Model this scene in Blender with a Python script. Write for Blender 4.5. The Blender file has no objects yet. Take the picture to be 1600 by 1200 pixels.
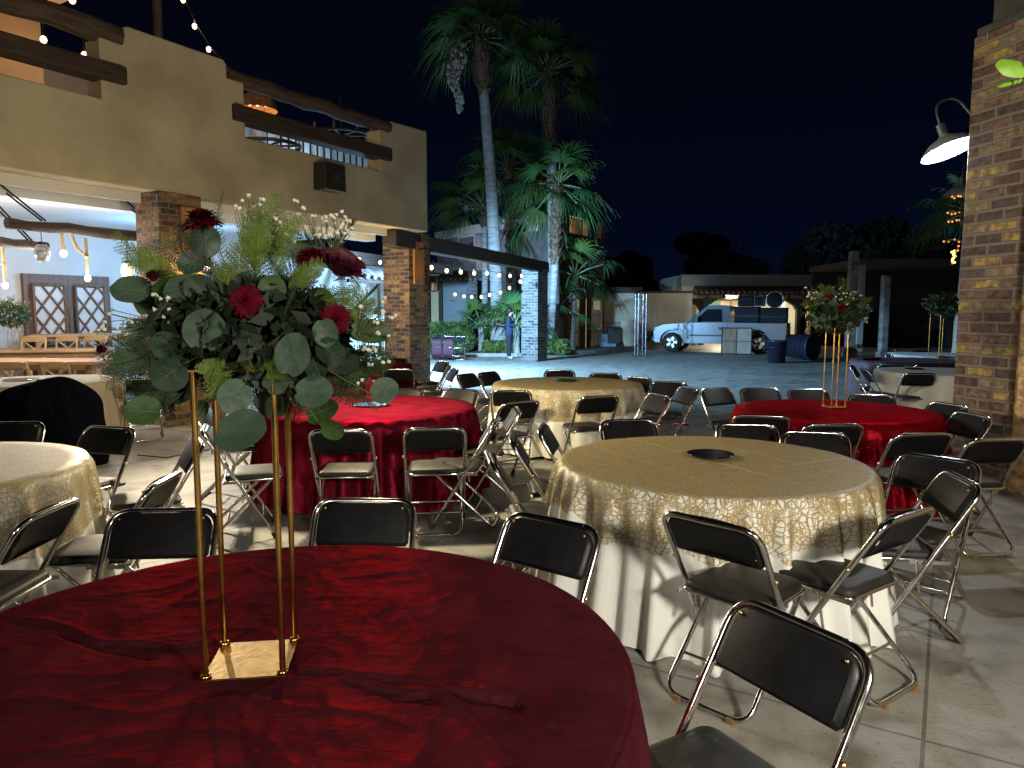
import bpy, bmesh, math, random
from mathutils import Vector, Matrix, noise as mnoise
R_=math.radians; PI=math.pi
S=bpy.context.scene; COL=S.collection
# ------------------------------------------------------------------ camera
EYE=1.6; FPX=1130.0; PITCH=math.atan(112/FPX)
cam_d=bpy.data.cameras.new('camera'); cam=bpy.data.objects.new('camera',cam_d); COL.objects.link(cam)
cam_d.sensor_width=36; cam_d.lens=36*FPX/1600; cam_d.clip_start=.02; cam_d.clip_end=500
cam.location=(0,0,EYE); cam.rotation_euler=(PI/2-PITCH,0,0); S.camera=cam
# ------------------------------------------------------------------ night sky
W=bpy.data.worlds.new('World'); S.world=W; W.use_nodes=True
nt=W.node_tree; bg=nt.nodes['Background']
tc=nt.nodes.new('ShaderNodeTexCoord'); sx=nt.nodes.new('ShaderNodeSeparateXYZ'); cr=nt.nodes.new('ShaderNodeValToRGB')
nt.links.new(tc.outputs['Generated'],sx.inputs[0]); nt.links.new(sx.outputs['Z'],cr.inputs[0]); nt.links.new(cr.outputs[0],bg.inputs[0])
cr.color_ramp.elements[0].position=0.0; cr.color_ramp.elements[0].color=(.0011,.0032,.0125,1)
cr.color_ramp.elements[1].position=.55; cr.color_ramp.elements[1].color=(.0009,.0011,.0028,1)
e=cr.color_ramp.elements.new(.2); e.color=(.0008,.0016,.0062,1)
bg.inputs[1].default_value=1.0
S.view_settings.view_transform='Standard'; S.view_settings.look='None'; S.view_settings.exposure=0; S.view_settings.gamma=1
S.cycles.use_denoising=True; S.cycles.max_bounces=6; S.cycles.transparent_max_bounces=16
S.cycles.sample_clamp_indirect=4; S.cycles.caustics_reflective=False; S.cycles.caustics_refractive=False
# ------------------------------------------------------------------ lamps (lamps of the place at night, with added and assumed ones marked)
def lamp(name,loc,power,color,rad=.08,kind='POINT',target=None,angle=120,blend=.5,label=None):
    l=bpy.data.lights.new(name,kind); l.energy=power; l.color=color
    l.shadow_soft_size=rad
    if kind=='SPOT': l.spot_size=R_(angle); l.spot_blend=blend
    o=bpy.data.objects.new(name,l); COL.objects.link(o); o.location=loc
    if target is not None:
        o.rotation_euler=(Vector(target)-Vector(loc)).to_track_quat('-Z','Y').to_euler()
    return o
WARM=(1,.72,.42); SOFT=(1,.87,.66); COOL=(.30,.62,1); NEUT=(1,.95,.86)
lamp('assumed_rear_right_fill',(1.9,-1.2,2.25),400,(1,.93,.78),.22)  # assumed lamp behind the camera at right, added to light the table skirts
lamp('added_skirt_spot',(2.0,-.8,2.15),560,(1,.94,.80),.25,'SPOT',(1.0,3.3,.3),56,.9)  # added unseen spot that brightens the skirt of the large lace table
lamp('assumed_rear_left_fill',(-1.6,-2.4,2.5),260,(1,.92,.76),.25)  # added fill behind the camera at left, assumed source, no fixture
lamp('assumed_terrace_edge_spot',(-4.25,8.8,2.15),700,(1,.84,.60),.07,'SPOT',(1.2,3.6,.7),118,.7)  # assumed lamp at the terrace edge, placed after the shadow direction; no fixture
lamp('added_facade_fill',(-1.2,6.2,1.9),390,(1,.84,.52),.1)  # added fill in mid air over the patio, lifts the facade; no fixture
lamp('added_right_wall_spot',(3.3,.2,2.9),70,(1,.72,.44),.1,'SPOT',(4.8,5.9,.5),60,.6)  # added spot without a fixture, warms the foot of the right wall
lamp('assumed_courtyard_flood',(-2.6,18.6,3.1),10500,COOL,.12,'SPOT',(0.5,20.5,0),150,.35)  # assumed floodlight hidden past the second pillar, not modelled
lamp('added_courtyard_spill',(-3.2,19.5,2.9),560,COOL,.12)  # added unseen spill that brightens the lower palms
lamp('courtyard_flood_far_light',(.4,24.0,2.9),2600,COOL,.12,'SPOT',(6,27,0),140,.5)
lamp('added_house_wash',(-4.2,31.0,3.6),700,(.62,.74,1),.15,'SPOT',(-.5,35,5.0),120,.6)  # added wash without a fixture for the upper brick wall of the house
lamp('added_garden_wall_fill',(8.8,32.0,2.6),95,(1,.92,.72),.08,'SPOT',(7.2,34.6,1.0),120,.6)  # added lamp without a fixture, brightens the garden wall
lamp('portal_lamp_light',(10.9,37.6,2.3),520,(1,.88,.62),.08)
lamp('portal_door_lamp_light',(15.6,37.6,2.3),330,(1,.86,.55),.08)
lamp('house_inside_light',(5.1,35.0,1.9),30,(1,.75,.35),.1)
# ------------------------------------------------------------------ projection helpers: a point of the photo laid on a plane of the place
cp,sp=math.cos(PITCH),math.sin(PITCH)
def ray(px,py):
    u=(600-py)/FPX; return Vector(((px-800)/FPX, cp+u*sp, -sp+u*cp))
def gp(px,py,z=0.0):
    r=ray(px,py); t=(z-EYE)/r.z; return Vector((r.x*t,r.y*t,z))
def dp(px,py,Y):
    r=ray(px,py); t=Y/r.y; return Vector((r.x*t,Y,EYE+r.z*t))
# ------------------------------------------------------------------ materials
_m={}
def pm(name,base,rough=.6,metal=0,var=0,vscale=6,bump=0,bscale=40,emit=None,estr=0,coat=0,col2=None,stretch=None,spec=None,trans=0,alpha=1,sheen=0,detail=4):
    if name in _m: return _m[name]
    m=bpy.data.materials.new(name); m.use_nodes=True; n=m.node_tree; b=n.nodes['Principled BSDF']
    b.inputs['Base Color'].default_value=(*base,1); b.inputs['Roughness'].default_value=rough; b.inputs['Metallic'].default_value=metal
    if spec is not None: b.inputs['Specular IOR Level'].default_value=spec
    if coat: b.inputs['Coat Weight'].default_value=coat
    if sheen: b.inputs['Sheen Weight'].default_value=sheen
    if trans: b.inputs['Transmission Weight'].default_value=trans
    if alpha<1: b.inputs['Alpha'].default_value=alpha
    if emit: b.inputs['Emission Color'].default_value=(*emit,1); b.inputs['Emission Strength'].default_value=estr
    if var or bump:
        t=n.nodes.new('ShaderNodeTexCoord'); mp=n.nodes.new('ShaderNodeMapping'); n.links.new(t.outputs['Object'],mp.inputs[0])
        if stretch: mp.inputs['Scale'].default_value=stretch
    if var:
        a=n.nodes.new('ShaderNodeTexNoise'); a.inputs['Scale'].default_value=vscale; a.inputs['Detail'].default_value=detail; n.links.new(mp.outputs[0],a.inputs['Vector'])
        r=n.nodes.new('ShaderNodeValToRGB'); n.links.new(a.outputs['Fac'],r.inputs[0])
        c2=col2 or tuple(c*(1-var) for c in base)
        r.color_ramp.elements[0].position=.36; r.color_ramp.elements[0].color=(*c2,1)
        r.color_ramp.elements[1].position=.64; r.color_ramp.elements[1].color=(*(tuple(min(1,c*(1+var*.4)) for c in base) if not col2 else base),1)
        n.links.new(r.outputs[0],b.inputs['Base Color'])
        mr=n.nodes.new('ShaderNodeMapRange'); mr.inputs['To Min'].default_value=max(0,rough-.08); mr.inputs['To Max'].default_value=min(1,rough+.1)
        n.links.new(a.outputs['Fac'],mr.inputs[0]); n.links.new(mr.outputs[0],b.inputs['Roughness'])
    if bump:
        a=n.nodes.new('ShaderNodeTexNoise'); a.inputs['Scale'].default_value=bscale; a.inputs['Detail'].default_value=5; n.links.new(mp.outputs[0],a.inputs['Vector'])
        bp=n.nodes.new('ShaderNodeBump'); bp.inputs['Strength'].default_value=bump; bp.inputs['Distance'].default_value=.02
        n.links.new(a.outputs['Fac'],bp.inputs['Height']); n.links.new(bp.outputs[0],b.inputs['Normal'])
    _m[name]=m; return m
def glow(name,col,s,sample=False):
    if name in _m: return _m[name]
    m=bpy.data.materials.new(name); m.use_nodes=True; n=m.node_tree; n.nodes.clear()
    o=n.nodes.new('ShaderNodeOutputMaterial'); e=n.nodes.new('ShaderNodeEmission'); e.inputs[0].default_value=(*col,1); e.inputs[1].default_value=s
    n.links.new(e.outputs[0],o.inputs[0])
    if not sample: m.cycles.emission_sampling='NONE'
    _m[name]=m; return m
def brick(name,cols,mortar,bw=.24,bh=.085,ms=.011,bump=.6,rough=.8):
    if name in _m: return _m[name]
    m=bpy.data.materials.new(name); m.use_nodes=True; n=m.node_tree; b=n.nodes['Principled BSDF']; L=n.links.new
    tc=n.nodes.new('ShaderNodeTexCoord')
    # wobble the courses a little
    nz=n.nodes.new('ShaderNodeTexNoise'); nz.inputs['Scale'].default_value=9; nz.inputs['Detail'].default_value=2; L(tc.outputs['UV'],nz.inputs['Vector'])
    vm=n.nodes.new('ShaderNodeVectorMath'); vm.operation='MULTIPLY_ADD'; L(nz.outputs['Color'],vm.inputs[0]); vm.inputs[1].default_value=(.016,.016,0); L(tc.outputs['UV'],vm.inputs[2])
    bt=n.nodes.new('ShaderNodeTexBrick'); L(vm.outputs[0],bt.inputs['Vector'])
    bt.inputs['Scale'].default_value=1; bt.inputs['Brick Width'].default_value=bw; bt.inputs['Row Height'].default_value=bh; bt.inputs['Mortar Size'].default_value=ms
    bt.inputs['Mortar Smooth'].default_value=.25
    bt.inputs['Color1'].default_value=(0,0,0,1); bt.inputs['Color2'].default_value=(1,1,1,1); bt.inputs['Mortar'].default_value=(.5,.5,.5,1); bt.inputs['Bias'].default_value=0
    r=n.nodes.new('ShaderNodeValToRGB'); r.color_ramp.interpolation='CONSTANT'; L(bt.outputs['Color'],r.inputs[0])
    el=r.color_ramp.elements
    while len(el)<len(cols): el.new(.5)
    for i,c in enumerate(cols): el[i].position=i/len(cols); el[i].color=(*c,1)
    n2=n.nodes.new('ShaderNodeTexNoise'); n2.inputs['Scale'].default_value=15; n2.inputs['Detail'].default_value=5; L(tc.outputs['UV'],n2.inputs['Vector'])
    mr=n.nodes.new('ShaderNodeMapRange'); L(n2.outputs['Fac'],mr.inputs[0]); mr.inputs['From Min'].default_value=.3; mr.inputs['From Max'].default_value=.7; mr.inputs['To Min'].default_value=.28; mr.inputs['To Max'].default_value=1.45
    mm=n.nodes.new('ShaderNodeMix'); mm.data_type='RGBA'; mm.blend_type='MULTIPLY'; mm.inputs[0].default_value=1; L(r.outputs[0],mm.inputs[6]); L(mr.outputs[0],mm.inputs[7])
    mx=n.nodes.new('ShaderNodeMix'); mx.data_type='RGBA'; L(bt.outputs['Fac'],mx.inputs[0]); L(mm.outputs[2],mx.inputs[6]); mx.inputs[7].default_value=(*mortar,1)
    L(mx.outputs[2],b.inputs['Base Color']); b.inputs['Roughness'].default_value=rough
    h=n.nodes.new('ShaderNodeMath'); h.operation='MULTIPLY_ADD'; L(n2.outputs['Fac'],h.inputs[0]); h.inputs[1].default_value=.5
    inv=n.nodes.new('ShaderNodeMath'); inv.operation='SUBTRACT'; inv.inputs[0].default_value=1; L(bt.outputs['Fac'],inv.inputs[1]); L(inv.outputs[0],h.inputs[2])
    bp=n.nodes.new('ShaderNodeBump'); bp.inputs['Strength'].default_value=bump; bp.inputs['Distance'].default_value=.02; L(h.outputs[0],bp.inputs['Height']); L(bp.outputs[0],b.inputs['Normal'])
    _m[name]=m; return m
def lace(name='gold_lace'):
    if name in _m: return _m[name]
    m=bpy.data.materials.new(name); m.use_nodes=True; n=m.node_tree; b=n.nodes['Principled BSDF']; L=n.links.new; out=n.nodes['Material Output']
    b.inputs['Base Color'].default_value=(.33,.225,.075,1); b.inputs['Roughness'].default_value=.5; b.inputs['Metallic'].default_value=0
    tc=n.nodes.new('ShaderNodeTexCoord'); hs=[]
    nz=n.nodes.new('ShaderNodeTexNoise'); nz.inputs['Scale'].default_value=14; L(tc.outputs['UV'],nz.inputs['Vector'])
    vm=n.nodes.new('ShaderNodeVectorMath'); vm.operation='MULTIPLY_ADD'; L(nz.outputs['Color'],vm.inputs[0]); vm.inputs[1].default_value=(.02,.02,0); L(tc.outputs['UV'],vm.inputs[2])
    for sc,w in ((36,.062),(74,.085),(20,.024)):
        v=n.nodes.new('ShaderNodeTexVoronoi'); v.voronoi_dimensions='2D'; v.feature='DISTANCE_TO_EDGE'; v.inputs['Scale'].default_value=sc; v.inputs['Randomness'].default_value=1
        off=n.nodes.new('ShaderNodeVectorMath'); off.operation='ADD'; off.inputs[1].default_value=(sc*.37,sc*.11,sc*.7); L(vm.outputs[0],off.inputs[0]); L(off.outputs[0],v.inputs['Vector'])
        lt=n.nodes.new('ShaderNodeMath'); lt.operation='LESS_THAN'; lt.inputs[1].default_value=w; L(v.outputs['Distance'],lt.inputs[0]); hs.append(lt)
    a=n.nodes.new('ShaderNodeMath'); a.operation='MAXIMUM'; L(hs[0].outputs[0],a.inputs[0]); L(hs[2].outputs[0],a.inputs[1])
    # second mesh only in patches
    n3=n.nodes.new('ShaderNodeTexNoise'); n3.inputs['Scale'].default_value=9; L(tc.outputs['UV'],n3.inputs['Vector'])
    g=n.nodes.new('ShaderNodeMath'); g.operation='GREATER_THAN'; g.inputs[1].default_value=.5; L(n3.outputs['Fac'],g.inputs[0])
    mu=n.nodes.new('ShaderNodeMath'); mu.operation='MULTIPLY'; L(g.outputs[0],mu.inputs[0]); L(hs[1].outputs[0],mu.inputs[1])
    a2=n.nodes.new('ShaderNodeMath'); a2.operation='MAXIMUM'; L(a.outputs[0],a2.inputs[0]); L(mu.outputs[0],a2.inputs[1])
    a3=n.nodes.new('ShaderNodeMath'); a3.operation='MAXIMUM'; L(a2.outputs[0],a3.inputs[0]); a3.inputs[1].default_value=.10
    lw=n.nodes.new('ShaderNodeLayerWeight'); lw.inputs['Blend'].default_value=.5; fr=n.nodes.new('ShaderNodeMapRange'); fr.inputs['From Min'].default_value=.45; fr.inputs['From Max'].default_value=.85; fr.inputs['To Min'].default_value=.08; fr.inputs['To Max'].default_value=.80; L(lw.outputs['Facing'],fr.inputs[0]); L(fr.outputs[0],a3.inputs[1])
    cm=n.nodes.new('ShaderNodeMix'); cm.data_type='RGBA'; L(a2.outputs[0],cm.inputs[0]); cm.inputs[6].default_value=(.215,.165,.075,1); cm.inputs[7].default_value=(.36,.25,.07,1); L(cm.outputs[2],b.inputs['Base Color'])
    tr=n.nodes.new('ShaderNodeBsdfTransparent'); ms=n.nodes.new('ShaderNodeMixShader'); L(a3.outputs[0],ms.inputs[0]); L(tr.outputs[0],ms.inputs[1]); L(b.outputs[0],ms.inputs[2]); L(ms.outputs[0],out.inputs[0])
    _m[name]=m; return m
# ------------------------------------------------------------------ mesh builder
class MB:
    def __init__(s): s.v=[]; s.f=[]; s.mi=[]; s.sm=[]; s.mats=[]; s.cur=0
    def mat(s,m):
        if m not in s.mats: s.mats.append(m)
        s.cur=s.mats.index(m); return s
    def add(s,vs,fs,smooth=False,M=None):
        o=len(s.v)
        for p in vs:
            p=Vector(p); s.v.append(tuple(M@p) if M is not None else tuple(p))
        for f in fs: s.f.append([i+o for i in f]); s.mi.append(s.cur); s.sm.append(smooth)
        return s
    def box(s,x0,x1,y0,y1,z0,z1,M=None):
        v=[(x0,y0,z0),(x1,y0,z0),(x1,y1,z0),(x0,y1,z0),(x0,y0,z1),(x1,y0,z1),(x1,y1,z1),(x0,y1,z1)]
        return s.add(v,[(0,3,2,1),(4,5,6,7),(0,1,5,4),(1,2,6,5),(2,3,7,6),(3,0,4,7)],False,M)
    def cbox(s,c,d,rz=0,M=None):
        T=Matrix.Translation(Vector(c))@Matrix.Rotation(rz,4,'Z')
        if M is not None: T=M@T
        return s.box(-d[0]/2,d[0]/2,-d[1]/2,d[1]/2,-d[2]/2,d[2]/2,T)
    def tube(s,pts,r,n=8,closed=False,caps=True,M=None,rs=None,squash=1):
        P=[Vector(p) for p in pts]; k=len(P); rings=[]; N=None
        for i in range(k):
            a=P[i-1] if (i>0 or closed) else P[i]; b=P[(i+1)%k] if (i<k-1 or closed) else P[i]
            t=(b-a).normalized() if (b-a).length>1e-9 else Vector((0,0,1))
            if N is None:
                N=t.cross(Vector((0,0,1)))
                if N.length<.05: N=t.cross(Vector((1,0,0)))
                N.normalize()
            else:
                N=N-t*N.dot(t); N.normalize()
            B=t.cross(N); rr=rs[i] if rs else r
            rings.append([P[i]+N*math.cos(2*PI*j/n)*rr+B*math.sin(2*PI*j/n)*rr*squash for j in range(n)])
        vs=[p for q in rings for p in q]; fs=[]
        for i in range(k if closed else k-1):
            for j in range(n):
                a=i*n+j; b=i*n+(j+1)%n; c=((i+1)%k)*n+(j+1)%n; d=((i+1)%k)*n+j; fs.append((a,b,c,d))
        s.add(vs,fs,True,M)
        if caps and not closed:
            s.add(rings[0],[tuple(range(n))[::-1]],False,M); s.add(rings[-1],[tuple(range(n))],False,M)
        return s
    def lathe(s,prof,n=24,M=None,smooth=True):
        vs=[];fs=[]
        for r,z in prof:
            for j in range(n): a=2*PI*j/n; vs.append((r*math.cos(a),r*math.sin(a),z))
        for i in range(len(prof)-1):
            for j in range(n): fs.append((i*n+j,i*n+(j+1)%n,(i+1)*n+(j+1)%n,(i+1)*n+j))
        return s.add(vs,fs,smooth,M)
    def prism(s,poly,d0,d1,M=None):
        # polygon in local xz, extruded in y from d0 to d1
        n=len(poly); vs=[(x,d0,z) for x,z in poly]+[(x,d1,z) for x,z in poly]
        fs=[tuple(range(n)),tuple(range(2*n-1,n-1,-1))]+[((i+1)%n,i,i+n,(i+1)%n+n) for i in range(n)]
        return s.add(vs,fs,False,M)
    def ball(s,c,r,n=8,sc=(1,1,1),M=None):
        vs=[];fs=[];m=max(4,n//2+1)
        T=Matrix.Translation(Vector(c))@Matrix.Diagonal((sc[0]*r,sc[1]*r,sc[2]*r,1))
        if M is not None: T=M@T
        for i in range(m+1):
            for j in range(n):
                a=PI*i/m; b=2*PI*j/n; vs.append((math.sin(a)*math.cos(b),math.sin(a)*math.sin(b),math.cos(a)))
        for i in range(m):
            for j in range(n): fs.append((i*n+j,i*n+(j+1)%n,(i+1)*n+(j+1)%n,(i+1)*n+j)[::-1])
        return s.add(vs,fs,True,T)
    def mesh(s,name):
        me=bpy.data.meshes.new(name); me.from_pydata(s.v,[],s.f); me.update()
        for m in s.mats: me.materials.append(m)
        me.polygons.foreach_set('material_index',s.mi); me.polygons.foreach_set('use_smooth',s.sm)
        uv=me.uv_layers.new(name='UVMap'); d=[0.0]*(2*len(me.loops)); V=me.vertices
        for p in me.polygons:
            nx,ny,nz=abs(p.normal.x),abs(p.normal.y),abs(p.normal.z)
            for li in p.loop_indices:
                c=V[me.loops[li].vertex_index].co
                if nz>nx and nz>ny: u,w=c.x,c.y
                elif nx>ny: u,w=c.y,c.z
                else: u,w=c.x,c.z
                d[2*li]=u; d[2*li+1]=w
        uv.data.foreach_set('uv',d); return me
    def build(s,name,mat=None,parent=None,bevel=0,fix=False,seg=2):
        if mat is not None: s.mats=[mat]; s.mi=[0]*len(s.f)
        o=bpy.data.objects.new(name,s.mesh(name)); COL.objects.link(o); o.parent=parent
        if bevel:
            b=o.modifiers.new('bevel','BEVEL'); b.width=bevel; b.segments=seg; b.limit_method='ANGLE'; b.angle_limit=R_(40)
        return o
def tag(o,label=None,cat=None,group=None,kind=None):
    if label: o['label']=label
    if cat: o['category']=cat
    if group: o['group']=group
    if kind: o['kind']=kind
    return o
def empty(name,loc,rz=0,label=None,cat=None,group=None):
    o=bpy.data.objects.new(name,None); COL.objects.link(o); o.location=loc; o.rotation_euler=(0,0,rz); o.empty_display_size=.1
    return tag(o,label,cat,group)
_kids={}
def kids(o):
    return [c for c in COL.objects if c.parent==o]
def tree_of(o):
    ks=kids(o); return (o,[tree_of(k) for k in ks])
def dup_t(t,parent=None):
    c=t[0].copy(); COL.objects.link(c); c.parent=parent
    for k in t[1]: dup_t(k,c)
    return c
def rnd(a,b): return random.uniform(a,b)
def arc_pts(pts,r=.06,n=5):
    # round the inner corners of a polyline
    P=[Vector(p) for p in pts]; out=[P[0]]
    for i in range(1,len(P)-1):
        a=(P[i-1]-P[i]); b=(P[i+1]-P[i]); ra=min(r,a.length*.49); rb=min(r,b.length*.49)
        p0=P[i]+a.normalized()*ra; p1=P[i]+b.normalized()*rb
        for k in range(n+1):
            t=k/n; out.append(p0*(1-t)**2+P[i]*2*t*(1-t)+p1*t*t)
    out.append(P[-1]); return out
# ------------------------------------------------------------------ shared materials
STUCCO=pm('ochre_stucco',(.45,.385,.265),.85,var=.26,vscale=.9,bump=.5,bscale=28,detail=8)
WHITEW=pm('white_plaster',(.62,.62,.60),.8,var=.06,vscale=2,bump=.15,bscale=30)
DARKW=pm('dark_old_timber',(.045,.026,.017),.75,var=.5,vscale=5,bump=.8,bscale=14,stretch=(.4,5,5))
TIMBER=pm('weathered_log',(.085,.055,.04),.85,var=.5,vscale=4,bump=1,bscale=10,stretch=(.6,5,5))
LOGW=pm('brown_log',(.065,.042,.032),.8,var=.4,vscale=4,bump=.9,bscale=12,stretch=(1,4,4))
DOORW=pm('door_timber',(.16,.085,.05),.5,var=.4,vscale=3,bump=.2,bscale=20,stretch=(5,5,.6))
TABLEW=pm('table_timber',(.40,.22,.11),.45,var=.35,vscale=3,stretch=(.5,6,6))
ORANGEW=pm('lamp_backboard_timber',(.42,.20,.07),.55,var=.3,vscale=4,stretch=(5,5,.7))
BRK_Y=brick('yellow_brown_brick',[(.11,.055,.035),(.30,.19,.065),(.16,.09,.055),(.06,.04,.035),(.22,.12,.07),(.26,.15,.05),(.15,.07,.05)],(.17,.125,.085))
BRK_BIG=brick('large_patio_brick',[(.11,.07,.058),(.30,.205,.065),(.14,.085,.065),(.085,.042,.030),(.21,.15,.085),(.065,.045,.042),(.125,.058,.040)],(.15,.125,.10),bw=.29,bh=.101,ms=.017,bump=.9)
BRK_G=brick('grey_brick',[(.12,.115,.11),(.06,.055,.052),(.15,.14,.135),(.09,.08,.072),(.042,.037,.035)],(.19,.19,.19),bw=.25,bh=.09)
CHROME=pm('chrome',(.66,.65,.63),.16,1,var=.1,vscale=30)
VINYL=pm('black_vinyl',(.008,.008,.009),.42,var=.25,vscale=12,bump=.06,bscale=160,spec=.22)
SEATV=pm('dusty_black_vinyl',(.030,.028,.025),.5,var=.5,vscale=9,bump=.12,bscale=120,spec=.3,col2=(.010,.010,.010),detail=8)
RUBBER=pm('rubber',(.02,.018,.016),.7)
GOLD=pm('gold_paint_metal',(.72,.43,.13),.24,1,var=.15,vscale=18)
BRASSP=pm('brushed_gold_plate',(.42,.27,.075),.42,1,var=.25,vscale=25,bump=.06,bscale=60)
BULB=glow('bulb_glow',(1,.66,.30),7)
BULBW=glow('bulb_white_glow',(1,.90,.72),6)
WIRE=pm('black_wire',(.01,.01,.01),.6)
IRON=pm('black_iron',(.02,.018,.017),.5,.6)
# ================================================================== GROUND
def joint_mat(name,base,var,jx,jy,rot,scale2=.5):
    m=pm(name,base,.52,var=var,vscale=.8,bump=.25,bscale=55,detail=9)
    n=m.node_tree; b=n.nodes['Principled BSDF']; L=n.links.new
    src=b.inputs['Base Color'].links[0].from_socket
    tc=n.nodes.new('ShaderNodeTexCoord'); mp=n.nodes.new('ShaderNodeMapping'); mp.inputs['Rotation'].default_value=(0,0,rot); L(tc.outputs['Object'],mp.inputs[0])
    bt=n.nodes.new('ShaderNodeTexBrick'); bt.offset=0; bt.inputs['Scale'].default_value=1; bt.inputs['Brick Width'].default_value=jx; bt.inputs['Row Height'].default_value=jy; bt.inputs['Mortar Size'].default_value=.008
    bt.inputs['Color1'].default_value=(1,1,1,1); bt.inputs['Color2'].default_value=(.86,.86,.86,1); bt.inputs['Mortar'].default_value=(.45,.43,.4,1); L(mp.outputs[0],bt.inputs['Vector'])
    s=n.nodes.new('ShaderNodeTexNoise'); s.inputs['Scale'].default_value=3.4; s.inputs['Detail'].default_value=8; L(tc.outputs['Object'],s.inputs['Vector'])
    r=n.nodes.new('ShaderNodeValToRGB'); r.color_ramp.elements[0].position=.34; r.color_ramp.elements[0].color=(.50,.48,.44,1); r.color_ramp.elements[1].position=.52; r.color_ramp.elements[1].color=(1,1,1,1); L(s.outputs['Fac'],r.inputs[0])
    m1=n.nodes.new('ShaderNodeMix'); m1.data_type='RGBA'; m1.blend_type='MULTIPLY'; m1.inputs[0].default_value=1; L(src,m1.inputs[6]); L(bt.outputs['Color'],m1.inputs[7])
    sp_=n.nodes.new('ShaderNodeTexNoise'); sp_.inputs['Scale'].default_value=48; sp_.inputs['Detail'].default_value=3; L(tc.outputs['Object'],sp_.inputs['Vector'])
    r3=n.nodes.new('ShaderNodeValToRGB'); r3.color_ramp.elements[0].position=.27; r3.color_ramp.elements[0].color=(.35,.33,.30,1); r3.color_ramp.elements[1].position=.36; r3.color_ramp.elements[1].color=(1,1,1,1); L(sp_.outputs['Fac'],r3.inputs[0])
    m0=n.nodes.new('ShaderNodeMix'); m0.data_type='RGBA'; m0.blend_type='MULTIPLY'; m0.inputs[0].default_value=1; L(m1.outputs[2],m0.inputs[6]); L(r3.outputs[0],m0.inputs[7]); m1=m0
    m2=n.nodes.new('ShaderNodeMix'); m2.data_type='RGBA'; m2.blend_type='MULTIPLY'; m2.inputs[0].default_value=1; L(m1.outputs[2],m2.inputs[6]); L(r.outputs[0],m2.inputs[7])
    L(m2.outputs[2],b.inputs['Base Color']); return m
CONC=joint_mat('patio_concrete',(.30,.285,.25),.16,3.0,3.0,R_(31))
EARTH=pm('planting_earth',(.10,.065,.04),.95,var=.4,vscale=3,bump=.6,bscale=20)
tag(MB().box(-150,150,-60,260,-.3,0).build('ground',CONC),kind='structure')
def quad_slab(pts,z0,z1):
    n=len(pts); m=MB(); vs=[(p[0],p[1],z0) for p in pts]+[(p[0],p[1],z1) for p in pts]
    return m.add(vs,[tuple(range(n,2*n))]+[(i,(i+1)%n,(i+1)%n+n,i+n) for i in range(n)])
bed=[(-6.5,26),(0.2,26.4),(3.2,28.6),(7.5,33.2),(7.5,38),(-12,44),(-12,30)]
tag(quad_slab(bed,-.1,.06).build('planting_bed_ground',EARTH),kind='structure')
k=MB()
for a,b in zip(bed[:4],bed[1:5]):
    a=Vector((*a,0)); b=Vector((*b,0)); d=(b-a); an=math.atan2(d.y,d.x)
    k.box(0,d.length,-.14,0,-.05,.12,Matrix.Translation(a)@Matrix.Rotation(an,4,'Z'))
tag(k.build('kerb',pm('kerb_concrete',(.33,.31,.28),.8,var=.2)),kind='structure')
# ================================================================== HACIENDA (left building). local x runs along the facade, local y goes inside
F0=Vector((-1.81,15.4,0)); FD=Vector((.52,.854,0)).normalized(); FA=math.atan2(FD.y,FD.x); FN=Vector((-FD.y,FD.x,0))
def fac(px,py,off=0.0):
    r=ray(px,py); o=Vector((0,0,EYE)); P=F0+FN*off; t=(P-o).dot(FN)/r.dot(FN); q=o+r*t
    return ((q-F0).dot(FD), q.z)
def facP(x,y,z): return F0+FD*x+FN*y+Vector((0,0,z))
hac=empty('hacienda_building',F0,FA,'ochre hacienda building with stepped parapet, dark beams and open white terrace beneath','building')
XL=-17.0
ZB=3.28
f=lambda px,py:fac(px,py)
tr=f(667,205); a=f(610,189); b_=f(610,207); c_=f(593,203); o1=f(593,266); o0=f(384,215); t0=f(384,134); t1=f(357,122); t2=f(354,94); t3=f(195,39); l0=f(190,68); l1=f(155,64); l2=f(157,153)
zl=l2[1]
poly=[(XL,ZB),(tr[0],ZB),(tr[0],tr[1]),(a[0],a[1]),(a[0],b_[1]),(c_[0],b_[1]),(c_[0],o0[1]),(o0[0],o0[1]),(o0[0],t1[1]),(t2[0],t1[1]),(t2[0],t3[1]-.06),(t2[0]-.05,t3[1]),(l0[0]+.08,t3[1]),(l0[0],t3[1]-.08),(l0[0],l0[1]),(l1[0],l0[1]),(l1[0],zl),(l1[0]-4.6,zl),(l1[0]-4.6,t3[1]),(XL,t3[1])]
MB().prism(poly,0,.34).build('facade_wall',STUCCO,hac,bevel=.025)
XR=tr[0]
# ceiling slab, soffit edge beam, back wall, inner platform
MB().box(XL,XR-.02,.35,5.4,3.30,3.62).box(XL,XR-.35,1.15,1.45,3.12,3.30).box(XL,XR-.35,.342,.38,3.14,3.30).build('ceiling',WHITEW,hac)
bk=MB().box(XL,fac(603,480,5.13)[0],5.13,5.38,0,3.30).box(XL-.25,XL,.02,5.38,0,3.6); bk.build('back_wall',WHITEW,hac)
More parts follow.
